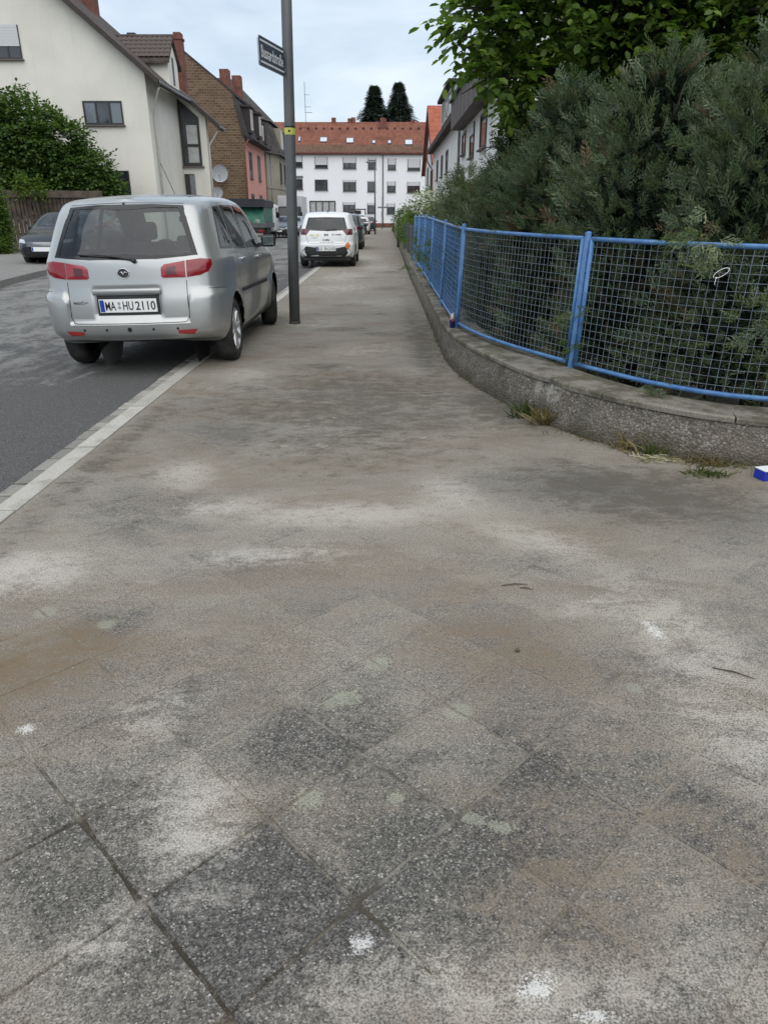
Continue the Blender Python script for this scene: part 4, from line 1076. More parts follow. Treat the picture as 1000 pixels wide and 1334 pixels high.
yp = min(c.hit(x, .49, 'rear')[0].y for x in (-.25, 0, .25)); c.numberplate([('LU', -.205, -.115), ('SN', -.05, .045), ('2102', .066, .248)], .495, yp-.02, x=0)
M['orange'] = flat('orange_sticker', (.55, .16, .05), .5); M['yellow_text'] = flat('yellow_text', (.55, .50, .12), .5); M['grey_text'] = flat('grey_text', (.10, .10, .11), .5)
c.patch('sticker', [(.58+.065*math.cos(a*.524), .575+.085*math.sin(a*.524)) for a in range(12)], 'rear', M['orange'], .0095, sub=1)
def scribble(c, x0, x1, z0, z1, mat, n, seed, name='printed_line'):
    """a line of lettering too small to read"""
    r_ = random.Random(seed); m = MB(); x = x0; w = (x1-x0)/n
    for k in range(n):
        if r_.random() < .12: continue
        a = x0+k*w; b = a+w*r_.uniform(.5, .85); t = z1 if r_.random() < .4 else z0+(z1-z0)*.75
        p0, n0 = c.hit(a, z0, 'rear'); p1, n1 = c.hit(b, z0, 'rear'); p2, n2 = c.hit(b, t, 'rear'); p3, n3 = c.hit(a, t, 'rear')
        m.add([p+nn*.004 for p, nn in ((p0, n0), (p1, n1), (p2, n2), (p3, n3))], [(0, 1, 2, 3)])
    return m.build(name, mat, c.root, local=True)
scribble(c, -.44, -.17, .815, .865, M['yellow_text'], 9, 1); scribble(c, -.38, -.24, .765, .785, M['grey_text'], 8, 2)
scribble(c, .16, .44, .835, .875, M['grey_text'], 10, 3); scribble(c, -.09, .10, .700, .745, M['black_ink'], 6, 4); scribble(c, -.17, .20, .650, .672, M['grey_text'], 14, 5)
p, n = c.hit(0, .85, 'rear'); m = MB(); m.bbox(-.05, -.02, p.y-.012, p.y, .82, .88, .004); m.bbox(.02, .05, p.y-.012, p.y, .82, .88, .004); m.bbox(-.025, .025, p.y-.010, p.y, .84, .86, .004); m.build('emblem', M['grey_text'], c.root, local=True)
m = MB(); pts = []
for k in range(6):
    pp, nn = c.hit(.0+.30*k/5, .965+.012*k/5, 'rear'); pts.append(pp+nn*.02)
m.tube(pts, .010, 6); m.build('rear_wiper', M['blackplastic'], c.root, True, local=True)
pp, nn = c.hit(0, .8, 'top'); m = MB(); m.tube([pp, pp+Vector((0, -.03, .05))], [.02, .008], 6); m.build('roof_aerial', M['blackplastic'], c.root, True, local=True)
for sx in (-1, 1):
    m = MB(); m.bbox(sx*.87-.08, sx*.87+.08, 2.25, 2.33, .95, 1.07, .03); m.build('wing_mirror', M['blackplastic'], c.root, True, local=True, ang=60)
    c.line('panel_gap', [(sx*.56,.84),(sx*.50,.66),(sx*.46,.63)], 'rear', M['gap'], .008)
c.line('panel_gap', [(-.46,.63),(.46,.63)], 'rear', M['gap'], .008)
m = MB(); m.bbox(-.66, .66, .05, .6, .17, .30, .03); m.build('underbody', M['blackplastic'], c.root, local=True)

def quick_car(label, loc, rz, L_, W, H, kind, paint, group, glass='car_glass_dark', details='rear', plate=None):
    sp = spec(L_, W, H, kind); c = Car('parked_car', label, loc, rz, sp, paint, group); h = W/2; k = L_/4.0
    if kind == 'hatch':
        rw = [(-h*.74,H*.69),(h*.74,H*.69),(h*.63,H*.90),(-h*.63,H*.90)]
        sides = [[(.60,H*.69),(1.2,H*.68),(1.2,H*.92),(.78,H*.91)], [(1.27,H*.68),(1.72*k,H*.675),(1.72*k,H*.925),(1.27,H*.92)], [(1.78*k,H*.675),(2.55*k,H*.665),(2.2*k,H*.85),(2.02*k,H*.915),(1.78*k,H*.925)]]
        wy = (.70*k, 3.22*k)
    else:
        rw = [(-h*.66,H*.77),(h*.66,H*.77),(h*.58,H*.93),(-h*.58,H*.93)]
        sides = [[(1.1,H*.69),(1.75,H*.685),(1.75,H*.91),(1.45,H*.89)], [(1.82,H*.685),(2.85,H*.675),(2.5,H*.87),(2.3,H*.915),(1.82,H*.92)]]
        wy = (.95, L_-.88)
    ws = [(-h*.74,H*.725),(0,H*.715),(h*.74,H*.725),(h*.62,H*.92),(0,H*.935),(-h*.62,H*.92)]
    dress(c, sp, M[glass], rw, ws, sides, wy, r=.31)
    c.body(); inside(c, H, wy[0]-.1, L_*.46, h)
    for sx in (-1, 1):
        q = lambda P: [(sx*a, b) for a, b in P]
        c.patch('tail_lamp', q([(h*.55,H*.55),(h*.85,H*.55),(h*.90,H*.64),(h*.62,H*.65)]), 'rear', M['red_lamp'], .006)
        c.patch('headlamp', q([(h*.50,H*.415),(h*.80,H*.43),(h*.90,H*.475),(h*.84,H*.50),(h*.60,H*.475)]), 'front', M['clear_lamp'], .008, lens=.006)
        m = MB(); m.bbox(sx*(h+.09)-.085, sx*(h+.09)+.085, L_*.625, L_*.645, H*.64, H*.725, .02); m.build('wing_mirror', paint, c.root, True, local=True, ang=60)
        c.line('panel_gap', [(L_*.46,H*.66),(L_*.465,.27)], 'right' if sx > 0 else 'left', M['gap'], .006); c.line('panel_gap', [(L_*.665,H*.62),(L_*.67,.27)], 'right' if sx > 0 else 'left', M['gap'], .006)
    g_ = c.patch('grille', [(-h*.46,H*.36),(h*.46,H*.36),(h*.48,H*.445),(-h*.48,H*.445)], 'front', M['blackplastic'], .004)
    for kk in range(4): c.line('grille_bar', [(-h*.45,H*(.372+.02*kk)),(h*.45,H*(.372+.02*kk))], 'front', M['chrome'], .008, d=.008, parent=g_)
    c.patch('lower_grille', [(-h*.6,H*.20),(h*.6,H*.20),(h*.5,H*.27),(-h*.5,H*.27)], 'front', M['blackplastic'], .004)
    pf_ = c.hit(0, H*.31, 'front')[0].y; pr_ = c.hit(0, H*.45, 'rear')[0].y
    if details == 'front': c.numberplate(plate, H*.315, pf_+.012, rear=False, x=0)
    else: c.numberplate(plate, H*.45, pr_-.012)
    return c
GR = 'cars parked at the right kerb'; GL = 'vehicles parked along the left kerb'
tag(c.root, group=GR); tag(car.root, group=GR)
quick_car('slate blue sport utility car half hidden behind the white crossover', (-1.80, 32.3, -.01), 0, 4.35, 1.78, 1.44, 'hatch', M['slate_car'], GR)
quick_car('small white hatchback parked in front of the roof rack van by the right kerb', (-2.0, 61.6, -.02), 0, 3.9, 1.7, 1.36, 'hatch', M['white_paint'], GR)
quick_car('distant dark car at the right kerb near the white apartment block', (-1.75, 78, -.02), 0, 4.2, 1.72, 1.38, 'hatch', M['dark_car'], GR)
quick_car('black saloon facing the camera beside the wooden fence', (-9.32, 20.7+4.6, .03), math.pi, 4.6, 1.78, 1.42, 'saloon', M['black_car'], GL, 'car_glass', 'front')
quick_car('dark grey saloon facing the camera in front of the white box van', (-7.22, 52.3+4.5, -.02), math.pi, 4.5, 1.75, 1.40, 'saloon', M['dark_car'], GL, 'car_glass', 'front')
quick_car('silver grey saloon just behind the dark grey saloon on the left', (-7.12, 58.6+4.5, -.02), math.pi, 4.5, 1.75, 1.40, 'saloon', M['grey_car'], GL, 'car_glass', 'front')

# flatbed truck with a green tarpaulin, seen from behind
M['green_tarp'] = plain('green_tarpaulin', (.030, .155, .105), .55, .25, 2.5, .5, 7)
M['black_tarp'] = plain('black_tarpaulin', (.018, .021, .028), .55, .2, 2, .4, 7); M['truck_grey'] = plain('truck_frame_grey', (.10, .105, .11), .6, .25, 5)
tr = empty('flatbed_truck', (-7.97, 45, -.03)); tag(tr, 'small flatbed truck with a green tarpaulin load and black roof cover', 'truck', GL)
x0, x1 = -9.0, -6.93
m = MB(); m.bbox(x0, x1, 44.9, 48.6, .72, .98, .015); m.build('bed', M['truck_grey'], tr)
m = MB(); n = 12
for j in range(7):
    for i in range(n+1):
        m.v.append((x0+.08+(x1-x0-.16)*i/n, 44.94+.55*(j/6)**1.6+.05*math.sin(i*1.9+j), 1.02+.88*j/6-.10*(1-j/6)*abs(math.sin(i*.9))))
m.f = [(j*(n+1)+i, j*(n+1)+i+1, (j+1)*(n+1)+i+1, (j+1)*(n+1)+i) for j in range(6) for i in range(n)]; m.m = [0]*len(m.f)
m.box(x0+.08, x1-.08, 45.52, 48.5, 1.0, 1.88); m.build('tarpaulin', M['green_tarp'], tr, True, ang=50)
m = MB(); m.prism([(x0, 44.85, 1.84), (x1, 44.85, 1.84), (x1+.02, 44.85, 2.20), (x1-.05, 44.85, 2.26), (x0+.06, 44.85, 2.29), (x0-.02, 44.85, 2.22)], (0, 3.7, 0)); m.build('roof_cover', M['black_tarp'], tr)
for xx in (x0+.03, x1-.03): MB().box(xx-.03, xx+.03, 44.92, 44.98, .98, 1.9).build('stanchion', M['truck_grey'], tr)
m = MB(); m.bbox(x0+.1, x1-.1, 44.95, 45.1, .42, .70, .02); m.build('rear_bumper', M['blackplastic'], tr)
for xx in (x0+.28, x1-.28): MB().bbox(xx-.15, xx+.15, 44.88, 44.95, .46, .60, .01).build('tail_lamp', M['red_lamp'], tr)
m = MB(); m.bbox(x0+.05, x1+.02, 48.75, 50.6, .45, 2.05, .12); cb = m.build('cab', M['white_paint'], tr, True, ang=50)
MB().box(x1+.022, x1+.03, 49.2, 50.2, 1.25, 1.85).build('cab_window', M['frit'], cb)
for xx in (x0+.2, x1-.2):
    for yy in (46.0, 49.8):
        w_ = MB(); w_.lathe([(.2, -.1), (.33, -.1), (.36, -.06), (.36, .06), (.33, .1), (.2, .1)], (xx, yy, .33), axis='x', n=28); w_.lathe([(0, .06), (.2, .08)], (xx, yy, .33), axis='x', n=20); w_.build('wheel', M['tyre'], tr, True, ang=40)
m = MB(); m.box(x0+.3, x1-.3, 45, 50, .5, .7); m.build('chassis', M['blackplastic'], tr)
r_ = random.Random(8)
for k in range(4):
    xx = x0+.35+k*.42; m = MB(); m.bbox(xx-.15, xx+.12, 44.95, 45.3, .985, 1.10+r_.random()*.1, .02); m.build('load', M['concrete_post'] if k % 2 else M['truck_grey'], tr)
MB().bbox(x1+.04, x1+.14, 49.9, 50.2, 1.25, 1.6, .03).build('wing_mirror', M['blackplastic'], tr)

# white box van facing the camera
M['van_white'] = carpaint('van_white', (.70, .71, .72), 0, .4, .15, .3); M['box_grey'] = plain('box_body_white', (.58, .60, .62), .6, .06, 2)
vb = empty('box_van', (-8.1, 66, -.03)); tag(vb, 'white box van facing the camera behind the lamp pole', 'van', GL)
m = MB(); m.bbox(-9.15, -7.05, 66.6, 70.8, .75, 3.0, .05); m.build('box_body', M['box_grey'], vb)
m = MB(); m.prism([(-9.05, 64.4, .40), (-9.05, 64.35, .95), (-9.05, 64.95, 1.25), (-9.05, 65.75, 2.05), (-9.05, 66.58, 2.15), (-9.05, 66.58, .40)], (1.9, 0, 0)); cb = m.build('cab', M['van_white'], vb)
m = MB(); a, b = Vector((0, 64.98, 1.30)), Vector((0, 65.70, 2.00)); n_ = Vector((0, -.012, .012))
m.add([Vector((-8.98, *(a+n_)[1:])), Vector((-7.22, *(a+n_)[1:])), Vector((-7.32, *(b+n_)[1:])), Vector((-8.88, *(b+n_)[1:]))], [(0, 1, 2, 3)]); m.build('windscreen', M['frit'], cb)
for xx in (-8.8, -7.4): MB().bbox(xx-.18, xx+.18, 64.33, 64.40, .72, .92, .02).build('headlamp', M['clear_lamp'], cb)
MB().bbox(-8.5, -7.7, 64.32, 64.38, .62, .85, .02).build('grille', M['blackplastic'], cb)
for xx in (-9.22, -7.0): MB().bbox(xx-.10, xx+.10, 65.1, 65.25, 1.3, 1.7, .03).build('wing_mirror', M['blackplastic'], vb)
for xx in (-8.95, -7.25):
    for yy in (65.2, 69.6):
        w_ = MB(); w_.lathe([(.2, -.1), (.33, -.1), (.36, -.06), (.36, .06), (.33, .1), (.2, .1)], (xx, yy, .33), axis='x', n=24); w_.lathe([(0, .06), (.2, .08)], (xx, yy, .33), axis='x', n=20); w_.build('wheel', M['tyre'], vb, True, ang=40)

# white van with a black rack on the roof, far right kerb
vr = empty('roof_rack_van', (-2.45, 73, -.03)); tag(vr, 'far white van with a black rack on its roof', 'van', GR)
m = MB(); m.bbox(-3.2, -1.7, 73, 77, .35, 1.55, .12); m.build('body', M['van_white'], vr, True, ang=50)
MB().box(-3.05, -1.85, 72.985, 72.995, .95, 1.45).build('rear_window', M['frit'], vr)
for xx in (-3.05, -1.85): MB().box(xx-.08, xx+.08, 72.98, 72.992, .6, .9).build('tail_lamp', M['red_lamp'], vr)
for yy in (73.2, 75.5):
    m = MB(); m.tube([(-3.1, yy, 1.5), (-3.1, yy, 2.0), (-1.8, yy, 2.0), (-1.8, yy, 1.5)], .045, 6); m.build('rack_bow', M['blackplastic'], vr)
for xx in (-3.1, -2.45, -1.8): m = MB(); m.tube([(xx, 73, 2.02), (xx, 76.5, 2.02)], .04, 6); m.build('rack_rail', M['blackplastic'], vr)
MB().bbox(-2.75, -2.2, 73.4, 74.2, 1.56, 1.9, .03).build('rack_box', M['blackplastic'], vr)
for xx in (-3.02, -1.88):
    for yy in (73.8, 76.3):
        w_ = MB(); w_.lathe([(.0, -.08), (.3, -.1), (.32, -.06), (.32, .06), (.3, .1), (0, .08)], (xx, yy, .3), axis='x', n=20); w_.build('wheel', M['tyre'], vr, True, ang=40)

# dark motor scooter between the parked cars
sc = empty('motor_scooter', (-1.35, 49.5, 0)); tag(sc, 'dark parked two-wheeler at the kerb beyond the slate blue car', 'scooter')
for yy in (49.0, 50.25):
    w_ = MB(); w_.lathe([(.14, -.05), (.22, -.06), (.26, -.03), (.26, .03), (.22, .06), (.14, .05)], (-1.35, yy, .26), axis='x', n=24); w_.lathe([(0, -.03), (.14, -.04), (.14, .04), (0, .03)], (-1.35, yy, .26), axis='x', n=16); w_.build('wheel', M['tyre'], sc, True, ang=40)
m = MB(); m.bbox(-1.52, -1.18, 48.8, 49.6, .42, .74, .08); m.bbox(-1.48, -1.22, 49.4, 50.0, .22, .36, .05); m.build('body', M['dark_car'], sc, True, ang=60)
m = MB(); m.bbox(-1.50, -1.20, 48.85, 49.65, .74, .86, .05); m.build('seat', M['blackplastic'], sc, True, ang=60)
m = MB(); m.bbox(-1.58, -1.12, 50.0, 50.12, .3, .95, .04); m.build('leg_shield', M['dark_car'], sc, True, ang=60)
m = MB(); m.tube([(-1.35, 50.25, .26), (-1.35, 50.05, 1.0)], .03, 8); m.tube([(-1.68, 49.95, 1.04), (-1.35, 50.05, 1.02), (-1.02, 49.95, 1.04)], .02, 6); m.build('handlebar', M['blackplastic'], sc, True)
MB().bbox(-1.42, -1.28, 48.76, 48.81, .55, .65, .01).build('tail_lamp', M['red_lamp'], sc)
MB().bbox(-1.46, -1.24, 48.70, 48.74, .34, .50, .004).build('number_plate', M['plate_white'], sc)
# ------------------------------------------------------------------ buildings
def plaster(name, col, var=.06, streak=.25):
    t = NT(name); p = t.pos(); n = t.noise(p, .5, 5, .6); st = t.noise(t.mapv(p, (2.2, 2.2, .22)), 1.2, 5, .6); f = t.noise(p, 25, 4, .7)
    c = t.mix(t.step(n, .3, .7), tuple(x*(1-var) for x in col), tuple(min(.92, x*(1+var)) for x in col))
    c = t.mix(t.math('MULTIPLY', t.step(st, .52, .75), streak), c, tuple(x*.72 for x in col))
    return t.done(t.bsdf(c, .9, t.bump(f, .15, .01), Specular_IOR_Level=.2))
def tiles(name, c0, c1, rows=3.2, cols=4.0, ax=0, bump=.6):
    """roof covering: courses along the slope; ax = horizontal axis running along the eaves"""
    t = NT(name); p = t.pos(); sp = t.n('ShaderNodeSeparateXYZ'); t.l(p, sp.inputs[0]); e = sp.outputs[ax]; z = sp.outputs[2]
    zr = t.math('MULTIPLY', z, rows); fz = t.math('FRACT', zr); row = t.math('FLOOR', zr)
    ec = t.math('ADD', t.math('MULTIPLY', e, cols), t.math('MULTIPLY', row, .5)); fe = t.math('FRACT', ec); ce = t.math('FLOOR', ec)
    cb_ = t.n('ShaderNodeCombineXYZ'); t.l(ce, cb_.inputs[0]); t.l(row, cb_.inputs[1])
    wn_ = t.n('ShaderNodeTexWhiteNoise', noise_dimensions='2D'); t.l(cb_.outputs[0], wn_.inputs['Vector'])
    c = t.mix(wn_.outputs['Value'], c0, c1)
    big = t.noise(t.mapv(p, (.6, .6, 1.4)), .9, 5, .65); c = t.mix(t.step(big, .45, .7, 0, .55), c, tuple(x*.55 for x in c0))
    arch = t.math('SINE', t.math('MULTIPLY', fe, math.pi)); h = t.math('ADD', t.math('MULTIPLY', arch, .5), t.math('MULTIPLY', fz, -.8))
    edge = t.step(fz, .10, .0); c = t.mix(t.math('MULTIPLY', edge, .5), c, (.02, .016, .014))
    return t.done(t.bsdf(c, .8, t.bump(h, bump, .05), Specular_IOR_Level=.25))
def brickmat():
    t = NT('brown_brick'); p = t.pos(); v = t.mapv(p, (1, 1, 1), rot=(math.pi/2, 0, 0))
    b = t.n('ShaderNodeTexBrick'); t.l(v, b.inputs['Vector']); b.inputs['Scale'].default_value = 1.0; b.inputs['Brick Width'].default_value = .40; b.inputs['Row Height'].default_value = .17; b.inputs['Mortar Size'].default_value = .014
    b.inputs['Color1'].default_value = (.105, .066, .040, 1); b.inputs['Color2'].default_value = (.18, .122, .078, 1); b.inputs['Mortar'].default_value = (.24, .20, .155, 1); b.inputs['Bias'].default_value = -.1
    n = t.noise(p, 1.1, 5, .7); f = t.noise(p, 6, 4, .7)
    c = t.mix(t.step(n, .40, .72, 0, .6), b.outputs['Color'], (.125, .088, .057)); c = t.mix(t.step(f, .58, .72, 0, .6), c, (.27, .22, .165))
    return t.done(t.bsdf(c, .92, t.bump(b.outputs['Fac'], -.5, .02), Specular_IOR_Level=.15))
M['cream'] = plaster('cream_plaster', (.70, .685, .62)); M['pink'] = plaster('pink_plaster', (.62, .32, .27), .05, .15); M['beige'] = plaster('beige_stone', (.30, .275, .215), .12, .35)
M['apt_white'] = plaster('white_render', (.82, .83, .84), .02, .05); M['white_wall'] = plaster('white_plaster', (.76, .76, .73), .04, .15); M['brick'] = brickmat()
M['tile_dark_y'] = tiles('dark_roof_tiles', (.062, .048, .042), (.10, .080, .070), 3.3, 4.0, 1); M['tile_dark_x'] = tiles('dark_roof_tiles_gable', (.062, .048, .042), (.10, .080, .070), 3.3, 4.0, 0)
M['slate_y'] = tiles('slate_shingles', (.040, .036, .036), (.070, .062, .058), 4.5, 4.5, 1, .4); M['slate_x'] = tiles('slate_shingles_side', (.045, .038, .036), (.078, .066, .060), 4.5, 4.5, 0, .4)
M['tile_red_x'] = tiles('red_roof_tiles', (.175, .066, .042), (.225, .092, .060), 3.0, 3.6, 0); M['tile_red2_x'] = tiles('bright_red_tiles', (.30, .085, .048), (.37, .115, .07), 2.6, 3.2, 0)
M['tile_red_low'] = tiles('mossy_roof_tiles', (.115, .066, .046), (.16, .085, .058), 3.0, 3.6, 0)
M['chimney'] = plain('chimney_brick', (.16, .065, .048), .9, .3, 3, .4, 14); M['soffit'] = plain('dark_wood', (.045, .036, .032), .8, .2, 6)
M['frame_dark'] = flat('dark_window_frame', (.030, .028, .028), .45); M['shutter'] = flat('roller_shutter', (.56, .57, .58), .6); M['frame_white'] = flat('white_frame', (.62, .62, .61), .5)
M['gutter'] = plain('painted_downpipe', (.52, .50, .45), .5, .1, 5); M['zinc'] = plain('zinc', (.20, .21, .22), .45, .2, 4, Metallic=.4); M['sill'] = flat('window_sill', (.12, .10, .09), .7)
def winglass():
    t = NT('window_glass'); n = t.noise(t.pos(), .35, 2)
    return t.done(t.bsdf(t.mix(t.step(n, .4, .6), (.025, .03, .034), (.075, .085, .095)), .06, Specular_IOR_Level=.9))
M['pane'] = winglass(); M['pane_reflection'] = flat('painted_reflection_glass', (.15, .17, .20), .07, Specular_IOR_Level=.8); M['curtain'] = plain('net_curtain', (.40, .41, .40), .8, .15, 3, Coat_Weight=.6)

def window(parent, x0, x1, z0, z1, y, frame='frame_dark', shut=0.0, bars=1, sill=True, axis='y', sgn=-1, fw=.07, pane='pane', depth=.05):
    """window part on a wall: axis = wall normal axis, sgn = outward direction"""
    def bx(m, a0, a1, d0, d1, c0, c1):
        d0, d1 = sorted((y+sgn*d0, y+sgn*d1))
        return m.box(a0, a1, d0, d1, c0, c1) if axis == 'y' else m.box(d0, d1, a0, a1, c0, c1)
    m = MB(); zs_ = z1-(z1-z0)*shut
    bx(m, x0, x0+fw, .003, depth, z0, z1); bx(m, x1-fw, x1, .003, depth, z0, z1); bx(m, x0+fw, x1-fw, .003, depth, z0, z0+fw); bx(m, x0+fw, x1-fw, .003, depth, z1-fw, z1)
    for k in range(bars):
        xb = x0+(x1-x0)*(k+1)/(bars+1); bx(m, xb-fw*.5, xb+fw*.5, .004, depth-.004, z0+fw, z1-fw)
    w = m.build('window', M[frame], parent)
    m = MB(); bx(m, x0+fw*.8, x1-fw*.8, .004, .018, z0+fw*.8, z1-fw*.8); m.build('pane', M[pane], w)
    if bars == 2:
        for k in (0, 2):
            a = x0+(x1-x0)*k/3; m = MB(); bx(m, a+fw*1.3, a+(x1-x0)/3-fw*.9, .019, .022, z0+fw*1.3, z1-fw*1.3); m.build('painted_reflection_pane', M['pane_reflection'], w)  # outer panes overlaid in paler grey: a sky reflection painted as colour
    if shut:
        m = MB(); n = max(3, int((z1-zs_)/.12))
        for k in range(n):
            a = zs_+(z1-zs_)*k/n; b = zs_+(z1-zs_)*(k+1)/n; bx(m, x0+fw*.5, x1-fw*.5, .02, depth+.012, a, b-.012); bx(m, x0+fw*.5, x1-fw*.5, .02, depth+.004, b-.012, b)
        m.build('roller_shutter', M['shutter'], w)
    if sill: m = MB(); bx(m, x0-.06, x1+.06, .0, depth+.09, z0-.06, z0-.002); m.build('sill', M['sill'], w)
    return w

# ---- cream gabled house on the left
hc = empty('cream_house', (-14, 39, 0)); tag(hc, 'cream gabled house with dark window frames and a brown tiled roof', 'house')
XR, ZR = -17.6, 13.3                              # ridge
def zroof(x): return 7.93+(x+11.34)*(-.842)        # roof plane (street side)
def zin(x): return zroof(x)-.30
m = MB(); m.prism([(-24.0,39,0),(-11.34,39,0),(-11.34,39,zin(-11.34)),(XR,39,zin(XR)),(-24.0,39,zin(-11.34)+.2)], (0, 7.3, 0)); m.build('wall', M['cream'], hc)
m = MB(); m.prism([(-11.345,44.5,0),(-9.86,44.5,0),(-9.86,44.5,zin(-9.86)),(-11.345,44.5,zin(-11.345))], (0, .5, 0)); m.build('bay_wall', M['cream'], hc)
def roof_slab(xa, xb, y0, y1, th=.16):
    return MB().prism([(xa, y0, zroof(xa)), (xb, y0, zroof(xb)), (xb, y0, zroof(xb)-th), (xa, y0, zroof(xa)-th)], (0, y1-y0, 0))
roof_slab(XR, -10.55, 38.45, 44.15).build('roof', M['tile_dark_y'], hc)
roof_slab(XR, -9.05, 44.16, 45.25).build('roof', M['tile_dark_y'], hc)
roof_slab(XR, -10.55, 45.26, 46.6).build('roof', M['tile_dark_y'], hc)
MB().prism([(XR, 38.45, ZR+.0), (-24.8, 38.45, 7.2), (-24.8, 38.45, 7.04), (XR, 38.45, ZR-.16)], (0, 8.1, 0)).build('roof', M['tile_dark_y'], hc)
# soffit boards and verge
MB().prism([(XR, 38.40, zroof(XR)-.02), (-10.50, 38.40, zroof(-10.50)-.02), (-10.50, 38.40, zroof(-10.50)-.26), (XR, 38.40, zroof(XR)-.26)], (0, .05, 0)).build('verge_board', M['soffit'], hc)
MB().prism([(-11.0, 44.10, zroof(-11.0)-.02), (-9.0, 44.10, zroof(-9.0)-.02), (-9.0, 44.10, zroof(-9.0)-.26), (-11.0, 44.10, zroof(-11.0)-.26)], (0, .05, 0)).build('verge_board', M['soffit'], hc)
MB().prism([(XR, 38.452, zroof(XR)-.17), (-10.56, 38.452, zroof(-10.56)-.17), (-10.56, 38.452, zroof(-10.56)-.28), (XR, 38.452, zroof(XR)-.28)], (0, 5.6, 0)).build('soffit', M['soffit'], hc)
MB().prism([(-11.3, 44.17, zroof(-11.3)-.17), (-9.06, 44.17, zroof(-9.06)-.17), (-9.06, 44.17, zroof(-9.06)-.28), (-11.3, 44.17, zroof(-11.3)-.28)], (0, 1.07, 0)).build('soffit', M['soffit'], hc)
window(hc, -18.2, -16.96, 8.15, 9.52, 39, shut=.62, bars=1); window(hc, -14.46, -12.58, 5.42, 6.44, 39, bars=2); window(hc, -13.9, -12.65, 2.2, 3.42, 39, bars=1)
# stair window with a slanting head
w_ = MB(); z_ = lambda x: zroof(x)-.62
A, Bx = -11.30, -10.22
for (xa, xb) in ((A, A+.12), (Bx-.12, Bx)): w_.prism([(xa, 44.43, 3.95), (xb, 44.43, 3.95), (xb, 44.43, z_(xb)), (xa, 44.43, z_(xa))], (0, .07, 0))
w_.prism([(A+.12, 44.432, z_(A+.12)-.22), (Bx-.12, 44.432, z_(Bx-.12)-.22), (Bx-.12, 44.432, z_(Bx-.12)-.0), (A+.12, 44.432, z_(A+.12)-.0)], (0, .06, 0))
w_.box(A+.12, Bx-.12, 44.432, 44.492, 3.95, 4.12); w_.box(A+.12, Bx-.12, 44.434, 44.49, 4.92, 5.06)
sw = w_.build('stair_window', M['frame_dark'], hc)
MB().prism([(A+.1, 44.47, 4.0), (Bx-.1, 44.47, 4.0), (Bx-.1, 44.47, z_(Bx-.1)-.1), (A+.1, 44.47, z_(A+.1)-.1)], (0, .02, 0)).build('pane', M['pane'], sw)
MB().prism([(A+.35, 44.462, 4.12), (Bx-.14, 44.462, 4.12), (Bx-.14, 44.462, 6.0), (A+.35, 44.462, 6.0)], (0, .006, 0)).build('curtain', M['curtain'], sw)
MB().box(A-.05, Bx+.10, 44.36, 44.498, 3.86, 3.945).build('sill', M['sill'], sw)
MB().box(-11.30, -10.75, 44.47, 44.495, .0, 3.55).build('doorway', M['frame_dark'], hc); MB().box(-11.0, -10.72, 44.44, 44.469, .0, 3.5).build('door_panel', M['zinc'], hc)
# downpipes
m = MB(); zz = zroof(-10.6)-.35; m.tube([(-10.62, 38.7, zz), (-10.75, 38.9, zz-.12), (-11.24, 39.6, zz-.85), (-11.25, 39.65, zz-1.2), (-11.25, 39.65, 0)], .05, 8); m.build('downpipe', M['gutter'], hc, True)
m = MB(); zz = zroof(-9.1)-.30; m.tube([(-9.12, 44.4, zz), (-9.25, 44.45, zz-.10), (-9.78, 44.6, zz-.75), (-9.79, 44.62, zz-1.0), (-9.79, 44.62, 0)], .05, 8); m.build('downpipe', M['gutter'], hc, True)
for (x, ya, yb) in ((-10.50, 38.4, 44.1), (-9.0, 44.1, 45.25)): m = MB(); m.tube([(x, ya, zroof(x)-.10), (x, yb, zroof(x)-.10)], .07, 8); m.build('roof_gutter', M['zinc'], hc, True)
# dormer with its own little tiled roof
dm = MB(); yd0, yd1 = 41.2, 43.0; xf = -10.75
dm.prism([(xf, yd0, zroof(xf)-.1), (xf, yd1, zroof(xf)-.1), (xf, yd1, 8.62), (xf, (yd0+yd1)/2, 9.55), (xf, yd0, 8.62)], (-3.2, 0, 0)); dr = dm.build('dormer', M['cream'], hc)
MB().box(xf, xf+.02, 41.95, 42.25, zroof(xf)+.1, 8.75).build('dormer_window', M['frame_dark'], dr)
tm = MB(); n = 6
for i in range(n+1):
    a = i/n; tm.v.append((0, -.14+.28*a, .035*math.sin(a*math.pi)+.004))
for i in range(n+1):
    a = i/n; tm.v.append((0, -.14+.28*a, .035*math.sin(a*math.pi)-.012))
# tile template laid in (along ridge = local y, down slope = local x)
tv = [(x, y, z) for (x, dz) in ((0, .03), (.36, .0)) for (_, y, zz_) in tm.v[:n+1] for z in (zz_+dz,)]
tme = bpy.data.meshes.new('roof_tile')
TV = []
for k, (x, dz) in enumerate(((0, .0), (.33, .028))):
    for i in range(n+1): a = i/n; TV.append((x, -.125+.25*a, .04*math.sin(a*math.pi)+dz))
for i in range(n+1): a = i/n; TV.append((.33, -.125+.25*a, .04*math.sin(a*math.pi)-.005))
tme.from_pydata(TV, [], [(i, i+1, n+2+i, n+1+i) for i in range(n)]+[(n+1+i, n+2+i, 2*n+3+i, 2*n+2+i) for i in range(n)])
M['tile_plain'] = plain('brown_clay_tile', (.085, .066, .058), .75, .3, 3); tme.materials.append(M['tile_plain'])
ym = (yd0+yd1)/2; zr_ = 9.68; slope = math.atan2(zr_-8.45, ym-(yd0-.30)); sl = math.hypot(zr_-8.45, ym-(yd0-.30))
dl = wloc(dr)
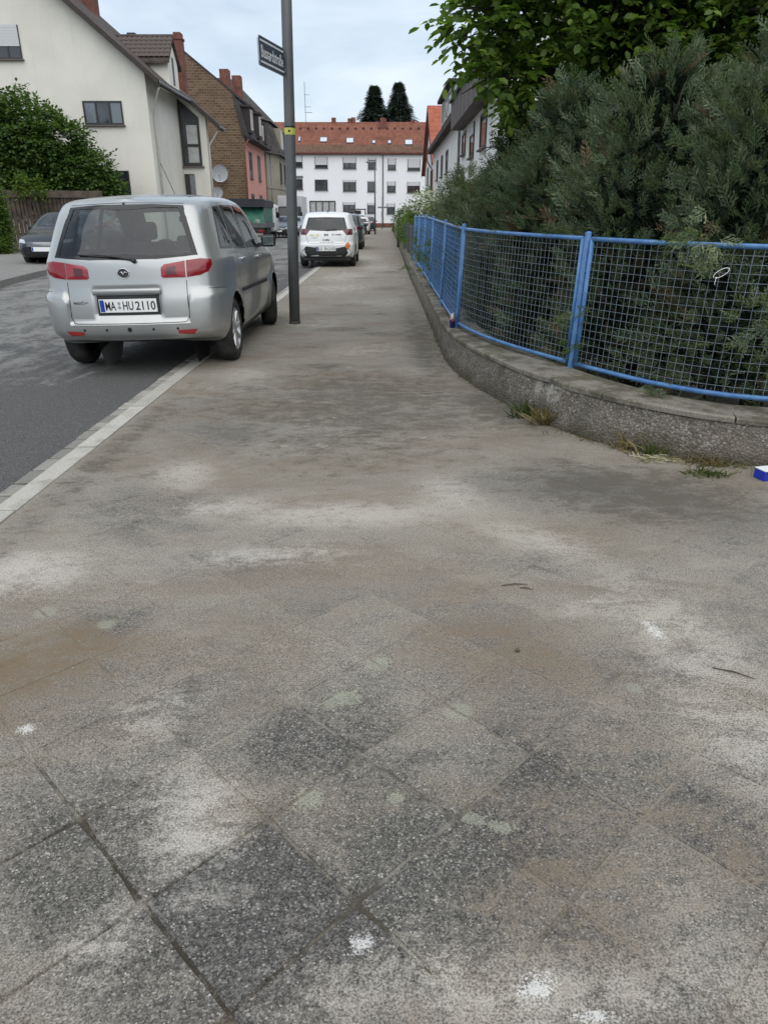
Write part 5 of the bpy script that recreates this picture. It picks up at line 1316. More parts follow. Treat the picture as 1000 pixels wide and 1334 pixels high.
for sgn in (-1, 1):
    MB().prism([(xf+.14, ym, zr_-.02), (xf+.14, ym+sgn*(ym-yd0+.30), 8.43), (xf+.14, ym+sgn*(ym-yd0+.30), 8.33), (xf+.14, ym, zr_-.13)], (-3.4, 0, 0)).build('dormer_roof', M['tile_dark_x'], dr)
rows_ = int(sl/.29)
for r in range(rows_):
    for k in range(12):
        d = .02+r*.29; y_ = ym-d*math.cos(slope); z_t = zr_-d*math.sin(slope)+.015
        o = link('roof_tile', tme, dr, Vector((xf+.02-k*.25, y_, z_t))-dl)
        o.rotation_euler = Matrix(((0, 1, 0), (-math.cos(slope), 0, math.sin(slope)*-1), (-math.sin(slope), 0, math.cos(slope)))).to_euler()
m = MB(); m.tube([(xf+.16, ym, zr_+.02), (-13.6, ym, zr_+.02)], .08, 8); m.build('ridge_tiles', M['tile_plain'], dr, True)
MB().box(-12.9, -12.5, 42.1, 42.5, 9.5, 9.85).build('roof_vent', M['soffit'], hc)
m = MB(); m.bbox(-15.9, -15.15, 44.4, 45.2, 10.0, 13.5, .03); m.build('chimney', M['chimney'], hc)
pc = at(231.5, 44, 46.0); m = MB(); m.bbox(pc.x-.22, pc.x+.22, 45.7, 46.3, 7.6, pc.z-.30, .02); m.bbox(pc.x-.27, pc.x+.27, 45.65, 46.35, pc.z-.30, pc.z-.18, .02); m.bbox(pc.x-.2, pc.x+.2, 45.7, 46.3, pc.z-.18, pc.z+.05, .02); m.build('chimney', M['chimney'], hc)

# ---- brick gabled house with a pink front
hb = empty('brick_house', (-12, 59, 0)); tag(hb, 'brown brick gabled house with a pink front and steep slate mansard roof', 'house')
XB = -10.36
prof = [(-22, 0), (XB, 0), (XB, 6.75), (-10.92, 9.55), (-14.4, 12.25), (-18.5, 12.3), (-22, 9.5)]
MB().prism([(x, 59, z) for x, z in prof], (0, .35, 0)).build('gable_wall', M['brick'], hb)
MB().prism([(x, 59.35, z) for x, z in [(-22, 0), (XB, 0), (XB, 6.7), (-10.95, 9.5), (-14.4, 12.2), (-18.5, 12.2), (-22, 9.4)]], (0, 9.2, 0)).build('wall', M['pink'], hb)
MB().prism([(-9.75, 59.36, 6.72), (-10.25, 59.36, 6.90), (-10.93, 59.36, 9.58), (-11.05, 59.36, 9.5), (-10.45, 59.36, 6.60), (-9.75, 59.36, 6.55)], (0, 9.25, 0)).build('mansard_roof', M['slate_y'], hb)
MB().prism([(-10.80, 58.96, 9.62), (-14.4, 58.96, 12.40), (-14.4, 58.96, 12.26), (-10.80, 58.96, 9.46)], (0, 9.6, 0)).build('upper_roof', M['slate_y'], hb)
MB().prism([(-14.4, 58.96, 12.40), (-18.6, 58.96, 12.45), (-18.6, 58.96, 12.3), (-14.4, 58.96, 12.26)], (0, 9.6, 0)).build('upper_roof', M['slate_y'], hb)
MB().prism([(-10.36, 58.92, 6.72), (-10.30, 58.92, 6.95), (-10.86, 58.92, 9.62), (-10.98, 58.92, 9.6), (-10.46, 58.92, 6.9)], (0, .12, 0)).build('verge_board', M['soffit'], hb)
m = MB(); m.tube([(-9.72, 59.1, 6.65), (-9.72, 68.4, 6.65)], .08, 8); m.build('roof_gutter', M['soffit'], hb, True)
for yc in (61.6, 65.6):
    dm = MB(); dm.box(-11.2, -10.12, yc-.62, yc+.62, 7.25, 8.95).build('dormer', M['soffit'], hb)
    d_ = MB().box(-11.6, -9.98, yc-.78, yc+.78, 8.96, 9.10).build('dormer_roof', M['slate_x'], hb)
    window(hb, yc-.42, yc+.42, 7.45, 8.80, -10.12, 'frame_white', 0, 1, False, 'x', 1)
    window(hb, yc-.85, yc+.30, 4.1, 5.95, XB, 'frame_dark', 0, 1, True, 'x', 1, pane='pane'); window(hb, yc-.85, yc+.30, 1.2, 3.0, XB, 'frame_dark', 0, 1, True, 'x', 1)
m = MB(); m.bbox(-11.85, -11.20, 59.3, 60.1, 9.2, 11.15, .02); m.build('chimney', M['chimney'], hb)
m = MB(); m.bbox(-12.15, -11.45, 65.6, 66.4, 9.6, 11.75, .02); m.build('chimney', M['chimney'], hb)
m = MB(); m.tube([(-10.0, 59.05, 6.6), (-10.3, 59.0, 6.2), (-10.32, 58.95, 5.8), (-10.32, 58.95, 0)], .05, 8); m.build('downpipe', M['chimney'], hb, True)
# satellite dishes on the brick gable
M['dish'] = plain('dish_enamel', (.52, .54, .57), .45, .06, 3)
def dish(c, r, label, el=.25):
    e = empty('satellite_dish', c); tag(e, label, 'satellite dish', 'satellite dishes on the brick gable')
    m = MB(); prof = [(r*k/8, .16*r*(k/8)**2) for k in range(9)]; prof += [(r, .16*r+.02)]; m.lathe(prof, (0, 0, 0), axis='y', n=32)
    o = m.build('reflector_bowl', M['dish'], e, True, local=True)
    o.rotation_euler = (.3, 0, .35); me = o.data
    for v in me.vertices: v.co.y = -v.co.y
    m = MB(); m.tube([(0, -.02, -r*.95), (.05, -.75*r, -.35*r)], .015, 6); m.bbox(.0, .10, -.80*r, -.70*r, -.40*r, -.25*r, .02); m.build('feed_arm', M['zinc'], e, local=True)
    m = MB(); m.tube([(0, .05, 0), (0, 59-c[1], -.2)], .03, 6); m.build('bracket', M['zinc'], e, local=True)
p = at(286, 225, 58.3); dish(tuple(p), .60, 'larger round grey satellite dish on the brick gable')
p = at(283, 250, 58.3); dish(tuple(p), .40, 'smaller cream satellite dish below the larger one on the brick gable')

# ---- beige stone house further on
hg = empty('beige_house', (-12, 70, 0)); tag(hg, 'beige stone corner house with a tall dark mansard roof', 'house')
MB().prism([(-22, 69.6, 0), (-10.35, 69.6, 0), (-9.7, 72, 0), (-9.7, 84, 0), (-22, 84, 0)], (0, 0, 6.5)).build('wall', M['beige'], hg)
MB().prism([(-22, 69.55, 3.7), (-10.30, 69.55, 3.7), (-9.64, 72, 3.7), (-9.64, 84, 3.7), (-22, 84, 3.7)], (0, 0, .16)).build('string_course', M['beige'], hg)
lo = [(-22.3, 69.2), (-10.1, 69.2), (-9.3, 71.9), (-9.3, 84.3), (-22.3, 84.3)]; hi = [(-22, 70.4), (-11.0, 70.4), (-10.4, 72.4), (-10.4, 83.3), (-22, 83.3)]; tp = [(-19, 76), (-14.4, 76), (-14.2, 77), (-14.2, 80), (-19, 80)]
def ring(a, za, b, zb_): return [(x, y, za) for x, y in a]+[(x, y, zb_) for x, y in b]
m = MB(); m.add(ring(lo, 6.5, hi, 9.2), [(i, (i+1) % 5, 5+(i+1) % 5, 5+i) for i in range(5)]+[(4, 3, 2, 1, 0)]); m.build('mansard_roof', M['slate_x'], hg)
m = MB(); m.add(ring([(x*1.0+(.2 if x > -15 else 0), y) for x, y in hi], 9.25, tp, 13.2), [(i, (i+1) % 5, 5+(i+1) % 5, 5+i) for i in range(5)]+[(5, 6, 7, 8, 9)]); m.build('upper_roof', M['slate_x'], hg)
MB().box(-11.0, -10.2, 69.0, 70.2, 7.15, 8.75).build('dormer', M['soffit'], hg); window(hg, -10.95, -10.35, 7.4, 8.55, 69.0, 'frame_white', 0, 0, False, pane='curtain')
MB().box(-10.5, -9.6, 74.2, 75.8, 7.0, 8.9).build('dormer', M['beige'], hg); window(hg, 74.4, 75.6, 7.2, 8.7, -9.6, 'frame_white', 0, 1, False, 'x', 1, pane='curtain')
for yy in (73.4, 76.4, 79.4):
    window(hg, yy, yy+1.1, 4.3, 6.0, -9.7, 'frame_dark', 0, 1, True, 'x', 1); window(hg, yy, yy+1.1, 1.2, 3.0, -9.7, 'frame_dark', 0, 1, True, 'x', 1)
m = MB(); m.tube([(-10.12, 70.35, 6.5), (-10.12, 70.35, 0)], .05, 6); m.build('downpipe', M['zinc'], hg, True)

# ---- white apartment block closing the street
ap = empty('apartment_block', (-3.5, 110.5, 0)); tag(ap, 'long white three-storey apartment block with a red tiled roof closing the street', 'apartment block')
YA = 110.5; kf = YA/106.0
def ax_(x): return x*kf
def az_(z): return CAM_H+(z-CAM_H)*kf
XL, XRt = -34, 26; ZE = az_(9.25)
MB().box(XL, XRt, YA, YA+11, 0, ZE).build('wall', M['apt_white'], ap)
MB().box(XL, XRt, YA-.04, YA-.005, 0, az_(.55)).build('plinth', M['chimney'], ap)
zr2 = az_(13.4); ys_ = lambda z: YA-.5+(z-ZE)*5.4/(zr2-ZE)
zmid = ZE+1.1
MB().add([(XL, YA-.5, ZE+.02), (XRt, YA-.5, ZE+.02), (XRt, ys_(zmid), zmid), (XL, ys_(zmid), zmid), (XL, YA-.5, ZE-.22), (XRt, YA-.5, ZE-.22), (XL, YA-.01, ZE-.22), (XRt, YA-.01, ZE-.22)], [(0,1,2,3),(4,5,1,0),(5,4,6,7)]).build('lower_roof', M['tile_red_low'], ap)
MB().add([(XL, ys_(zmid), zmid), (XRt, ys_(zmid), zmid), (XRt, ys_(zr2), zr2), (XL, ys_(zr2), zr2), (XRt, YA+11.3, ZE), (XL, YA+11.3, ZE)], [(0,1,2,3),(3,2,4,5)]).build('roof', M['tile_red_x'], ap)
MB().box(XL, XRt, YA-.62, YA-.48, ZE-.14, ZE+.04).build('roof_gutter', M['chimney'], ap)
WN = [(-9.258,-7.561,7.416,8.766,.72,0),(-5.487,-3.75,7.349,8.717,.50,1),(-2.14,-1.073,7.299,8.634,.20,0),(.524,1.588,7.215,8.567,.55,0),(3.172,4.864,7.131,8.501,.75,0),(-11.95,-10.94,7.517,8.932,.55,0),
 (-9.361,-7.644,4.689,6.001,.0,1),(-5.548,-3.792,4.586,5.95,.18,1),(-2.22,-1.141,4.517,5.865,.10,0),(.437,1.568,4.466,5.797,.40,0),(3.151,4.861,4.414,5.746,.38,1),(-12.05,-11.02,4.791,6.085,0,0),
 (-10.18,-6.63,1.743,3.38,0,3),(-5.609,-3.928,1.866,3.207,.25,1),(-2.282,-1.191,1.813,3.103,.22,0),(.404,1.509,1.743,3.068,.35,0)]
for (a, b, c_, d, sh, br) in WN: window(ap, ax_(a), ax_(b), az_(c_), az_(d), YA, shut=sh, bars=br, fw=.13, depth=.09, pane='curtain' if br == 3 else 'pane')
for xo in (-30, -26, -22, -18, 9, 13, 17, 21):
    for z0 in (1.8, 4.6, 7.3): window(ap, xo, xo+1.7, az_(z0), az_(z0+1.35), YA, shut=.4, bars=1, fw=.13, depth=.09)
def on_roof(z, d): return (ys_(z)-d*.55, z+d*.8)
for (a, b, c_, d) in [(-11.81,-11.43,11.0,11.66),(-8.83,-7.75,10.92,11.58),(-5.2,-4.13,10.785,11.5),(-1.66,-1.13,10.72,11.17),(.49,1.0,10.70,11.17),(2.83,3.94,10.55,11.25)]:
    a, b = a*kf/1.019, b*kf/1.019; c_, d = az_(c_)-.35, az_(d)-.30
    m = MB()
    for (g_, dd, xx) in ((0, .06, 0),):
        (y0, z0), (y1, z1) = on_roof(c_, dd), on_roof(d, dd); (y2, z2), (y3, z3) = on_roof(c_, -.05), on_roof(d, -.05)
        m.add([(a, y0, z0), (b, y0, z0), (b, y1, z1), (a, y1, z1), (a, y2, z2), (b, y2, z2), (b, y3, z3), (a, y3, z3)], [(0,1,2,3),(4,5,1,0),(5,6,2,1),(7,4,0,3),(6,7,3,2)])
    sk = m.build('skylight', M['frame_dark'], ap)
    (y0, z0), (y1, z1) = on_roof(c_+.10, .075), on_roof(d-.08, .075)
    MB().add([(a+.09, y0, z0), (b-.09, y0, z0), (b-.09, y1, z1), (a+.09, y1, z1)], [(0,1,2,3)]).build('pane', M['skyglass'] if 'skyglass' in M else M.setdefault('skyglass', flat('skylight_glass', (.55, .60, .66), .06, Specular_IOR_Level=1.0)), sk)
for k in range(18):
    xx = -13+k*1.12; (y0, z0) = on_roof(az_(12.45), .0); MB().box(xx-.14, xx+.14, y0-.18, y0+.14, z0-.05, z0+.16).build('vent_tile', M['soffit'], ap)
for xx, hh in ((-7.2, .9), (-4.9, .75), (-4.4, .95), (-.2, .9), (4.1, .4)):
    m = MB(); m.bbox(xx-.3, xx+.3, ys_(zr2)-.2, ys_(zr2)+.5, zr2-.6, zr2+hh*.6, .03); m.build('chimney', M['chimney'], ap)
m = MB(); m.bbox(-.55, .35, ys_(zr2)-1.3, ys_(zr2)-.6, zr2-1.3, zr2+.3, .03); m.build('chimney', M['chimney'], ap)
m = MB(); m.tube([(-.15, YA-.55, ZE), (-.15, YA-.12, ZE-.5), (-.15, YA-.10, 0)], .07, 8); m.build('downpipe', M['zinc'], ap, True)
m = MB(); bx_ = -11.2; yy = ys_(zr2); m.tube([(bx_, yy, zr2-.3), (bx_, yy, zr2+5.0)], .04, 6)
for hz, w in ((1.2, 1.0), (1.9, .8), (3.4, .6)): m.tube([(bx_-.1, yy, zr2+hz), (bx_+w, yy, zr2+hz)], .03, 5)
for k in range(4): m.tube([(bx_+.2+k*.22, yy-.3, zr2+1.2), (bx_+.2+k*.22, yy+.3, zr2+1.2)], .02, 5)
an = m.build('roof_antenna', M['zinc'], None); tag(an, 'tall thin television antenna mast on the red apartment roof', 'antenna')

# ---- white houses behind the hedge on the right
hw = empty('white_house', (4.5, 40, 0)); tag(hw, 'white plastered house with a brown clad oriel box behind the hedge', 'house')
XW = 3.60
MB().box(XW, 12, 20, 58, 0, 5.72).build('wall', M['white_wall'], hw)
MB().prism([(XW-.40, 36.8, 5.62), (XW-.40, 36.8, 5.80), (8.2, 36.8, 9.9), (13, 36.8, 5.8), (13, 36.8, 5.6)], (0, 22.0, 0)).build('roof', M['tile_dark_y'], hw)
MB().prism([(XW+.3, 19.8, 5.73), (8.2, 19.8, 9.9), (13, 19.8, 5.75)], (0, 16.98, 0)).build('roof', M['tile_dark_y'], hw)
MB().box(XW-.46, XW-.402, 37.2, 58.9, 5.52, 5.80).build('roof_gutter', M['soffit'], hw)
M['oriel'] = plain('brown_cladding', (.115, .095, .090), .7, .12, 2)
MB().box(3.05, 5.2, 25.0, 36.7, 4.95, 6.15).build('oriel_box', M['oriel'], hw)
for k in range(1, 8): MB().box(3.043, 3.0495, 25.0+k*1.46, 25.02+k*1.46, 4.96, 6.14).build('cladding_joint', M['soffit'], hw)
MB().prism([(2.95, 24.8, 6.152), (6.0, 24.8, 7.2), (6.0, 24.8, 7.05), (2.95, 24.8, 6.02)], (0, 12.0, 0)).build('oriel_roof', M['soffit'], hw)
MB().box(3.35, 5.2, 40.0, 47.0, 5.85, 7.35).build('dormer', M['soffit'], hw); MB().box(3.1, 5.6, 39.7, 47.3, 7.352, 7.50).build('dormer_roof', M['soffit'], hw)
for yy in (40.4, 42.7, 45.0): window(hw, yy, yy+1.5, 6.1, 7.2, 3.35, 'frame_white', 0, 0, False, 'x', -1)
for (a, b, z0, z1, sh) in ((28.1, 29.8, 3.6, 4.75, .0), (31.8, 33.2, 3.55, 4.8, .35), (35.1, 36.5, 3.9, 4.8, .1), (44.5, 45.7, 3.6, 4.8, 0), (48.3, 49.4, 3.6, 4.8, 0), (52.4, 53.4, 3.6, 4.8, 0), (46, 47.2, 1.0, 2.4, 0)):
    window(hw, a, b, z0, z1, XW, 'frame_dark', sh, 0, True, 'x', -1, fw=.08)
m = MB(); m.tube([(3.30, 37.6, 6.9), (3.22, 37.6, 6.2), (3.20, 37.5, 5.7), (3.54, 37.7, 5.0), (3.54, 37.7, 0)], .06, 8); m.build('downpipe', M['zinc'], hw, True)
m = MB(); m.tube([(3.16, 58.6, 5.5), (3.2, 58.5, 5.1), (3.54, 57.8, 4.5), (3.54, 57.8, 0)], .05, 8); m.build('downpipe', M['chimney'], hw, True)
h2 = empty('red_roof_house', (5, 66, 0)); tag(h2, 'white gabled house with bright red roof tiles behind the right-hand house', 'house')
XH = 3.95
MB().prism([(XH, 60.5, 0), (XH, 75.5, 0), (XH, 75.5, 5.3), (XH, 68, 9.75), (XH, 60.5, 5.3)], (9, 0, 0)).build('wall', M['white_wall'], h2)
MB().prism([(XH-.3, 60.0, 5.15), (XH-.3, 68, 9.95), (XH-.3, 68, 9.78), (XH-.3, 60.0, 4.95)], (9.6, 0, 0)).build('roof', M['tile_red2_x'], h2)
MB().prism([(XH-.3, 76.0, 5.15), (XH-.3, 68, 9.95), (XH-.3, 68, 9.78), (XH-.3, 76.0, 4.95)], (9.6, 0, 0)).build('roof', M['tile_red2_x'], h2)
MB().prism([(XH-.34, 76.0, 5.1), (XH-.34, 68, 9.92), (XH-.34, 68, 9.6), (XH-.34, 76.0, 4.8)], (.04, 0, 0)).build('verge_board', M['soffit'], h2)
MB().prism([(XH-.34, 60.0, 5.1), (XH-.34, 68, 9.92), (XH-.34, 68, 9.6), (XH-.34, 60.0, 4.8)], (.04, 0, 0)).build('verge_board', M['soffit'], h2)
for (a, z0) in ((66.6, 6.3), (70, 4.0), (65, 3.5), (70, 1.2)): window(h2, a, a+1.1, z0, z0+1.4, XH, 'frame_dark', 0, 0, True, 'x', -1)
# pale neighbouring house behind the near hedge
hn = empty('grey_house', (9, 13, 0)); tag(hn, 'pale grey rendered house partly seen above the near hedge at right', 'house')
M['grey_wall'] = plaster('grey_render', (.36, .35, .31)); MB().box(5.6, 14, 11.5, 20, 0, 6.0).build('wall', M['grey_wall'], hn); MB().prism([(5.2, 11.1, 5.9), (5.2, 20.4, 5.9), (5.2, 15.7, 9.5)], (9.2, 0, 0)).build('roof', M['tile_dark_x'], hn)

# ---- street lamps and a street name post in the distance
def street_lamp(x, y, h, label, arm=-.7):
    e = empty('street_lamp', (x, y, 0)); tag(e, label, 'street lamp', 'distant street lamps')
    m = MB(); m.tube([(x, y, -.05), (x, y, h*.5), (x, y, h)], [.07, .055, .045], 10); m.build('post', M['pole'], e, True)
    m = MB(); m.bbox(x+arm, x+.08, y-.12, y+.12, h-.02, h+.10, .04); m.build('lamp_head', M['zinc'], e, True, ang=50)
street_lamp(-.72, 62, 5.25, 'slender grey street lamp in front of the white apartment block')
street_lamp(-7.35, 66-2.5, 4.25, 'street lamp rising above the box van half hidden by the pole', .75)
e = empty('street_name_post', (-.20, 88, 0)); tag(e, 'slim post with small horizontal street signs at the far junction', 'sign post')
m = MB(); m.tube([(-.20, 88, 0), (-.20, 88, 3.4)], .05, 8); m.build('post', M['zinc'], e, True)
MB().bbox(-.72, .42, 87.9, 87.95, 2.25, 2.42, .01).build('sign_panel', M['zinc'], e); MB().bbox(-.30, -.10, 87.9, 87.95, 1.3, 1.9, .01).build('small_panel', M['zinc'], e)

# ---- wooden fence on the left
M['old_wood'] = plain('weathered_wood', (.085, .066, .052), .9, .35, 4, .5, 30)
wf = empty('wooden_fence', (-14.8, 33, 0)); tag(wf, 'weathered dark wooden board fence under the big shrub', 'fence')
rw2 = random.Random(5); x = -17.6
while x < -12.2:
    w = rw2.uniform(.13, .19); m = MB(); ht = 2.12+rw2.uniform(-.05, .05); yy = 33+(x+15)*.25
    m.box(x, x+w-.012, yy, yy+.025, .05, ht); o = m.build('plank', M['old_wood'], wf); x += w
MB().obox((-14.9, 33.02, 2.20), (2.7, .675, 0), (-.02, .08, 0), (0, 0, .14)).build('top_beam', M['old_wood'], wf)
for zz in (.6, 1.6): MB().obox((-14.9, 33.10, zz), (2.7, .675, 0), (-.006, .03, 0), (0, 0, .05)).build('rail', M['old_wood'], wf)
# ------------------------------------------------------------------ vegetation
def leafmat(name, c0, c1, c2=None, trans=.35, rough=.45, spec_=.35):
    t = NT(name); g_ = t.n('ShaderNodeNewGeometry'); r_ = g_.outputs['Random Per Island']
    big = t.noise(t.pos(), 1.6, 3)
    c = t.ramp(r_, [(0, c0), (.75, c1), (1, c2 or c1)]); c = t.mix(t.step(big, .35, .68), t.mix(1, c, (.72, .76, .75), 'MULTIPLY'), c)
    oi = t.n('ShaderNodeObjectInfo'); c = t.mix(1, c, t.ramp(oi.outputs['Random'], [(0, (.80, .86, .84)), (.5, (.98, .98, .96)), (1, (1.14, 1.10, .98))]), 'MULTIPLY')
    b = t.bsdf(c, rough, Specular_IOR_Level=spec_); tr = t.n('ShaderNodeBsdfTranslucent'); t.l(t.mix(1, c, (1.5, 1.6, .7), 'MULTIPLY'), tr.inputs[0])
    ms = t.n('ShaderNodeMixShader'); ms.inputs[0].default_value = trans; t.l(b, ms.inputs[1]); t.l(tr.outputs[0], ms.inputs[2]); return t.done(ms.outputs[0])
M['leaf_tree'] = leafmat('broad_leaf', (.048, .100, .023), (.120, .200, .042), (.23, .32, .070), .46)
M['leaf_shrub'] = leafmat('shrub_leaf', (.050, .095, .028), (.120, .195, .052), (.18, .26, .08), .38)
M['leaf_light'] = leafmat('light_leaf', (.06, .11, .022), (.12, .19, .035), (.20, .26, .06), .4)
M['cypress'] = leafmat('cypress_spray', (.080, .115, .074), (.158, .206, .130), (.28, .305, .195), .28, .6, .2)
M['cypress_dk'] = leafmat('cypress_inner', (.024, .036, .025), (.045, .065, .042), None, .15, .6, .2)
M['cypress_dead'] = leafmat('cypress_dry', (.10, .065, .04), (.17, .12, .075), (.25, .19, .13), .1, .8, .1)
M['fir'] = leafmat('fir_needles', (.030, .052, .040), (.060, .088, .064), (.09, .12, .08), .1)
M['bark'] = plain('bark', (.060, .048, .038), .9, .3, 12, .6, 40)
M['grass'] = leafmat('weed_blade', (.06, .09, .025), (.12, .14, .045), (.25, .22, .10), .3); M['drygrass'] = leafmat('dry_blade', (.22, .17, .09), (.32, .26, .15), (.40, .35, .23), .3)
M['drymoss'] = leafmat('dry_moss', (.16, .11, .05), (.24, .17, .08), None, .2); M['paleleaf'] = leafmat('pale_dry_leaf', (.30, .28, .20), (.42, .40, .30), None, .2)

LEAF_V = np.array([(0, 0, 0), (.34, .30, .06), (.34, -.30, .06), (.72, .27, .05), (.72, -.27, .05), (1, 0, -.06), (.36, 0, -.02), (.74, 0, -.03)], float)   # x along, y across (x width), z
LEAF_T = np.array([(0, 6, 1), (0, 2, 6), (6, 7, 3), (6, 3, 1), (2, 4, 7), (2, 7, 6), (7, 5, 3), (4, 5, 7)])
def place(V, T, pos, d, up, scale, wscale=None):
    """instances of a template: pos,d,up (n,3), scale (n,)"""
    n = len(pos); d = d/np.linalg.norm(d, axis=1, keepdims=True)
    s_ = np.cross(up, d); s_ /= np.maximum(np.linalg.norm(s_, axis=1, keepdims=True), 1e-6); u = np.cross(d, s_)
    sc_ = scale[:, None, None]; ws = sc_ if wscale is None else wscale[:, None, None]
    P = pos[:, None, :]+d[:, None, :]*V[None, :, 0:1]*sc_+s_[:, None, :]*V[None, :, 1:2]*ws+u[:, None, :]*V[None, :, 2:3]*sc_
    TT = T[None]+(np.arange(n)*len(V))[:, None, None]
    return P.reshape(-1, 3), TT.reshape(-1, 3)
def merge(parts):
    Vs, Ts, o = [], [], 0
    for V, T in parts: Vs.append(V); Ts.append(T+o); o += len(V)
    return np.vstack(Vs), np.vstack(Ts)
def rdir(R, n):
    v = R.normal(size=(n, 3)); return v/np.linalg.norm(v, axis=1, keepdims=True)
def shell_points(R, lobes, n, inner=.55):
    """points in the union of ellipsoids, denser to the outside; returns points and outward directions"""
    w = np.array([l[1][0]*l[1][1]+l[1][1]*l[1][2]+l[1][0]*l[1][2] for l in lobes]); k = R.choice(len(lobes), n, p=w/w.sum())
    c = np.array([l[0] for l in lobes])[k]; r = np.array([l[1] for l in lobes])[k]; d = rdir(R, n)
    rad = inner+(1-inner)*R.random(n)**.6
    # uneven outline
    bump_ = 1+.16*np.sin(d[:, 0]*5+k*1.7)*np.cos(d[:, 2]*6+k)+.10*np.sin(d[:, 1]*11+d[:, 2]*9)
    return c+d*r*(rad*bump_)[:, None], d
def child(name, V, T, mat, parent):
    off = np.array(wloc(parent)); return link(name, fast_mesh(name, V-off, T, mat), parent)

def compound(R, pos, d, nl, size, spread=.5):
    """compound leaves: leaflets on both sides of a drooping rachis"""
    n = len(pos); Ps, Ds, Ss, Us = [], [], [], []
    up = np.array([0, 0, 1.0]); d = d/np.linalg.norm(d, axis=1, keepdims=True)
    side = np.cross(d, up); side /= np.maximum(np.linalg.norm(side, axis=1, keepdims=True), .05)
    for j in range(nl):
        t = (j//2+.6)/(nl/2); sg_ = 1 if j % 2 else -1
        if j == nl-1: q = d; t = 1.05
        else: q = d*.55+side*sg_*.85
        p = pos+d*(t*size*2.1)[:, None]+np.array([0, 0, -1])*(t*t*size*.55)[:, None]
        Ps.append(p); Ds.append(q+R.normal(size=(n, 3))*.18-np.array([0, 0, .28])); Ss.append(size*R.uniform(.75, 1.15, n)); Us.append(up+R.normal(size=(n, 3))*.35)
    return place(LEAF_V, LEAF_T, np.vstack(Ps), np.vstack(Ds), np.vstack(Us), np.concatenate(Ss), np.concatenate(Ss)*.95)

# ---- broad-leaved tree over the hedge
R = np.random.default_rng(11)
tr_ = empty('leafy_tree', (3.1, 8.4, 0)); tag(tr_, 'broad-leaved tree with large fresh green leaves hanging over the hedge', 'tree')
lobes = [((3.2, 8.6, 3.9), (1.9, 1.6, 1.5)), ((1.75, 7.6, 2.95), (.95, .9, .85)), ((1.45, 7.3, 3.75), (.75, .8, .8)), ((2.2, 7.4, 3.9), (.9, .8, .9)), ((1.55, 7.9, 2.05), (.65, .7, .75)), ((3.4, 7.6, 3.0), (1.3, 1.0, .9)), ((4.4, 7.8, 3.9), (1.3, 1.2, 1.2)), ((2.5, 8.2, 2.6), (1.0, .9, .8)), ((.85, 7.2, 2.80), (.38, .4, .28)), ((.95, 7.2, 2.40), (.36, .4, .26)), ((1.0, 7.2, 3.25), (.42, .4, .4)), ((1.25, 7.6, 1.75), (.38, .4, .4))]
P, D = shell_points(R, lobes, 9500, .35)
xm = np.interp(CAM_H+(P[:, 2]-CAM_H)*7.3/P[:, 1], [1.6, 1.9, 2.3, 2.6, 2.85, 3.2, 3.6, 4.2], [1.35, 1.22, 1.0, .62, .50, .66, .92, 1.1])*P[:, 1]/7.3; keep = (P[:, 1] > 6.3) & (P[:, 2] < 5.6) & (P[:, 0] > xm); P, D = P[keep], D[keep]
D = D*.8+np.array([-.15, -.35, -.05])+R.normal(size=D.shape)*.35
V, T = compound(R, P, D, 7, R.uniform(.055, .105, len(P)))
child('crown', V, T, M['leaf_tree'], tr_)
m = MB(); base = Vector((3.1, 8.4, 0)); m.tube([base, base+Vector((-.05, -.02, 1.2)), base+Vector((.02, 0, 2.3)), base+Vector((.1, .1, 3.4))], [.16, .13, .12, .09], 12); m.build('trunk', M['bark'], tr_, True)
rb = random.Random(4); m = MB()
for (c_, rad) in lobes:
    a = base+Vector((0, 0, rb.uniform(1.6, 2.8))); c_ = Vector(c_); mid = (a+c_)/2+Vector((0, 0, .25)); m.tube([a, mid, c_], [.06, .04, .018], 8)
    for k in range(9):
        d = Vector([rb.gauss(0, 1) for _ in range(3)]).normalized(); e_ = c_+Vector((d.x*rad[0], d.y*rad[1], d.z*rad[2]))*.9; s_ = mid.lerp(c_, rb.uniform(.3, 1)); m.tube([s_, s_.lerp(e_, .5)+Vector((0, 0, .06)), e_], [.014, .010, .004], 5)
m.build('branches', M['bark'], tr_, True)

# ---- false cypresses forming the hedge
def spray_template(R, nb=11):
    """flat feathery spray: axis with alternate branchlets, each again with short side shoots"""
    V, T = [], []
    def blade(a, b, w, zz):
        a, b = np.array(a), np.array(b); d = b-a; n_ = np.array([-d[1], d[0], 0])/max(np.linalg.norm(d[:2]), 1e-6)*w; o = len(V); mid = a+d*.45
        V.extend([a, mid+n_+np.array([0, 0, zz]), b, mid-n_+np.array([0, 0, zz])]); T.extend([(o, o+1, o+2), (o, o+2, o+3)])
    blade((0, 0, 0), (1, 0, -.12), .024, 0)
    for i in range(nb):
        t = .10+.85*i/nb; sg_ = 1 if i % 2 else -1; ln = (.46-.30*t)*R.uniform(.75, 1.2); an = R.uniform(.55, .8)
        a = np.array((t, 0, -.12*t*t)); b = a+np.array((math.cos(an)*ln, sg_*math.sin(an)*ln, R.uniform(-.05, .08))); blade(a, b, .030, .012)
        for k in range(3):
            q = a+(b-a)*(.3+.24*k); l2 = ln*R.uniform(.3, .45)*(1-.2*k); s2 = 1 if k % 2 else -1
            blade(q, q+np.array((math.cos(an+.5*s2)*l2, sg_*math.sin(an+.5*s2)*l2, R.uniform(-.02, .04))), .028, .010)
    return np.array(V), np.array(T)
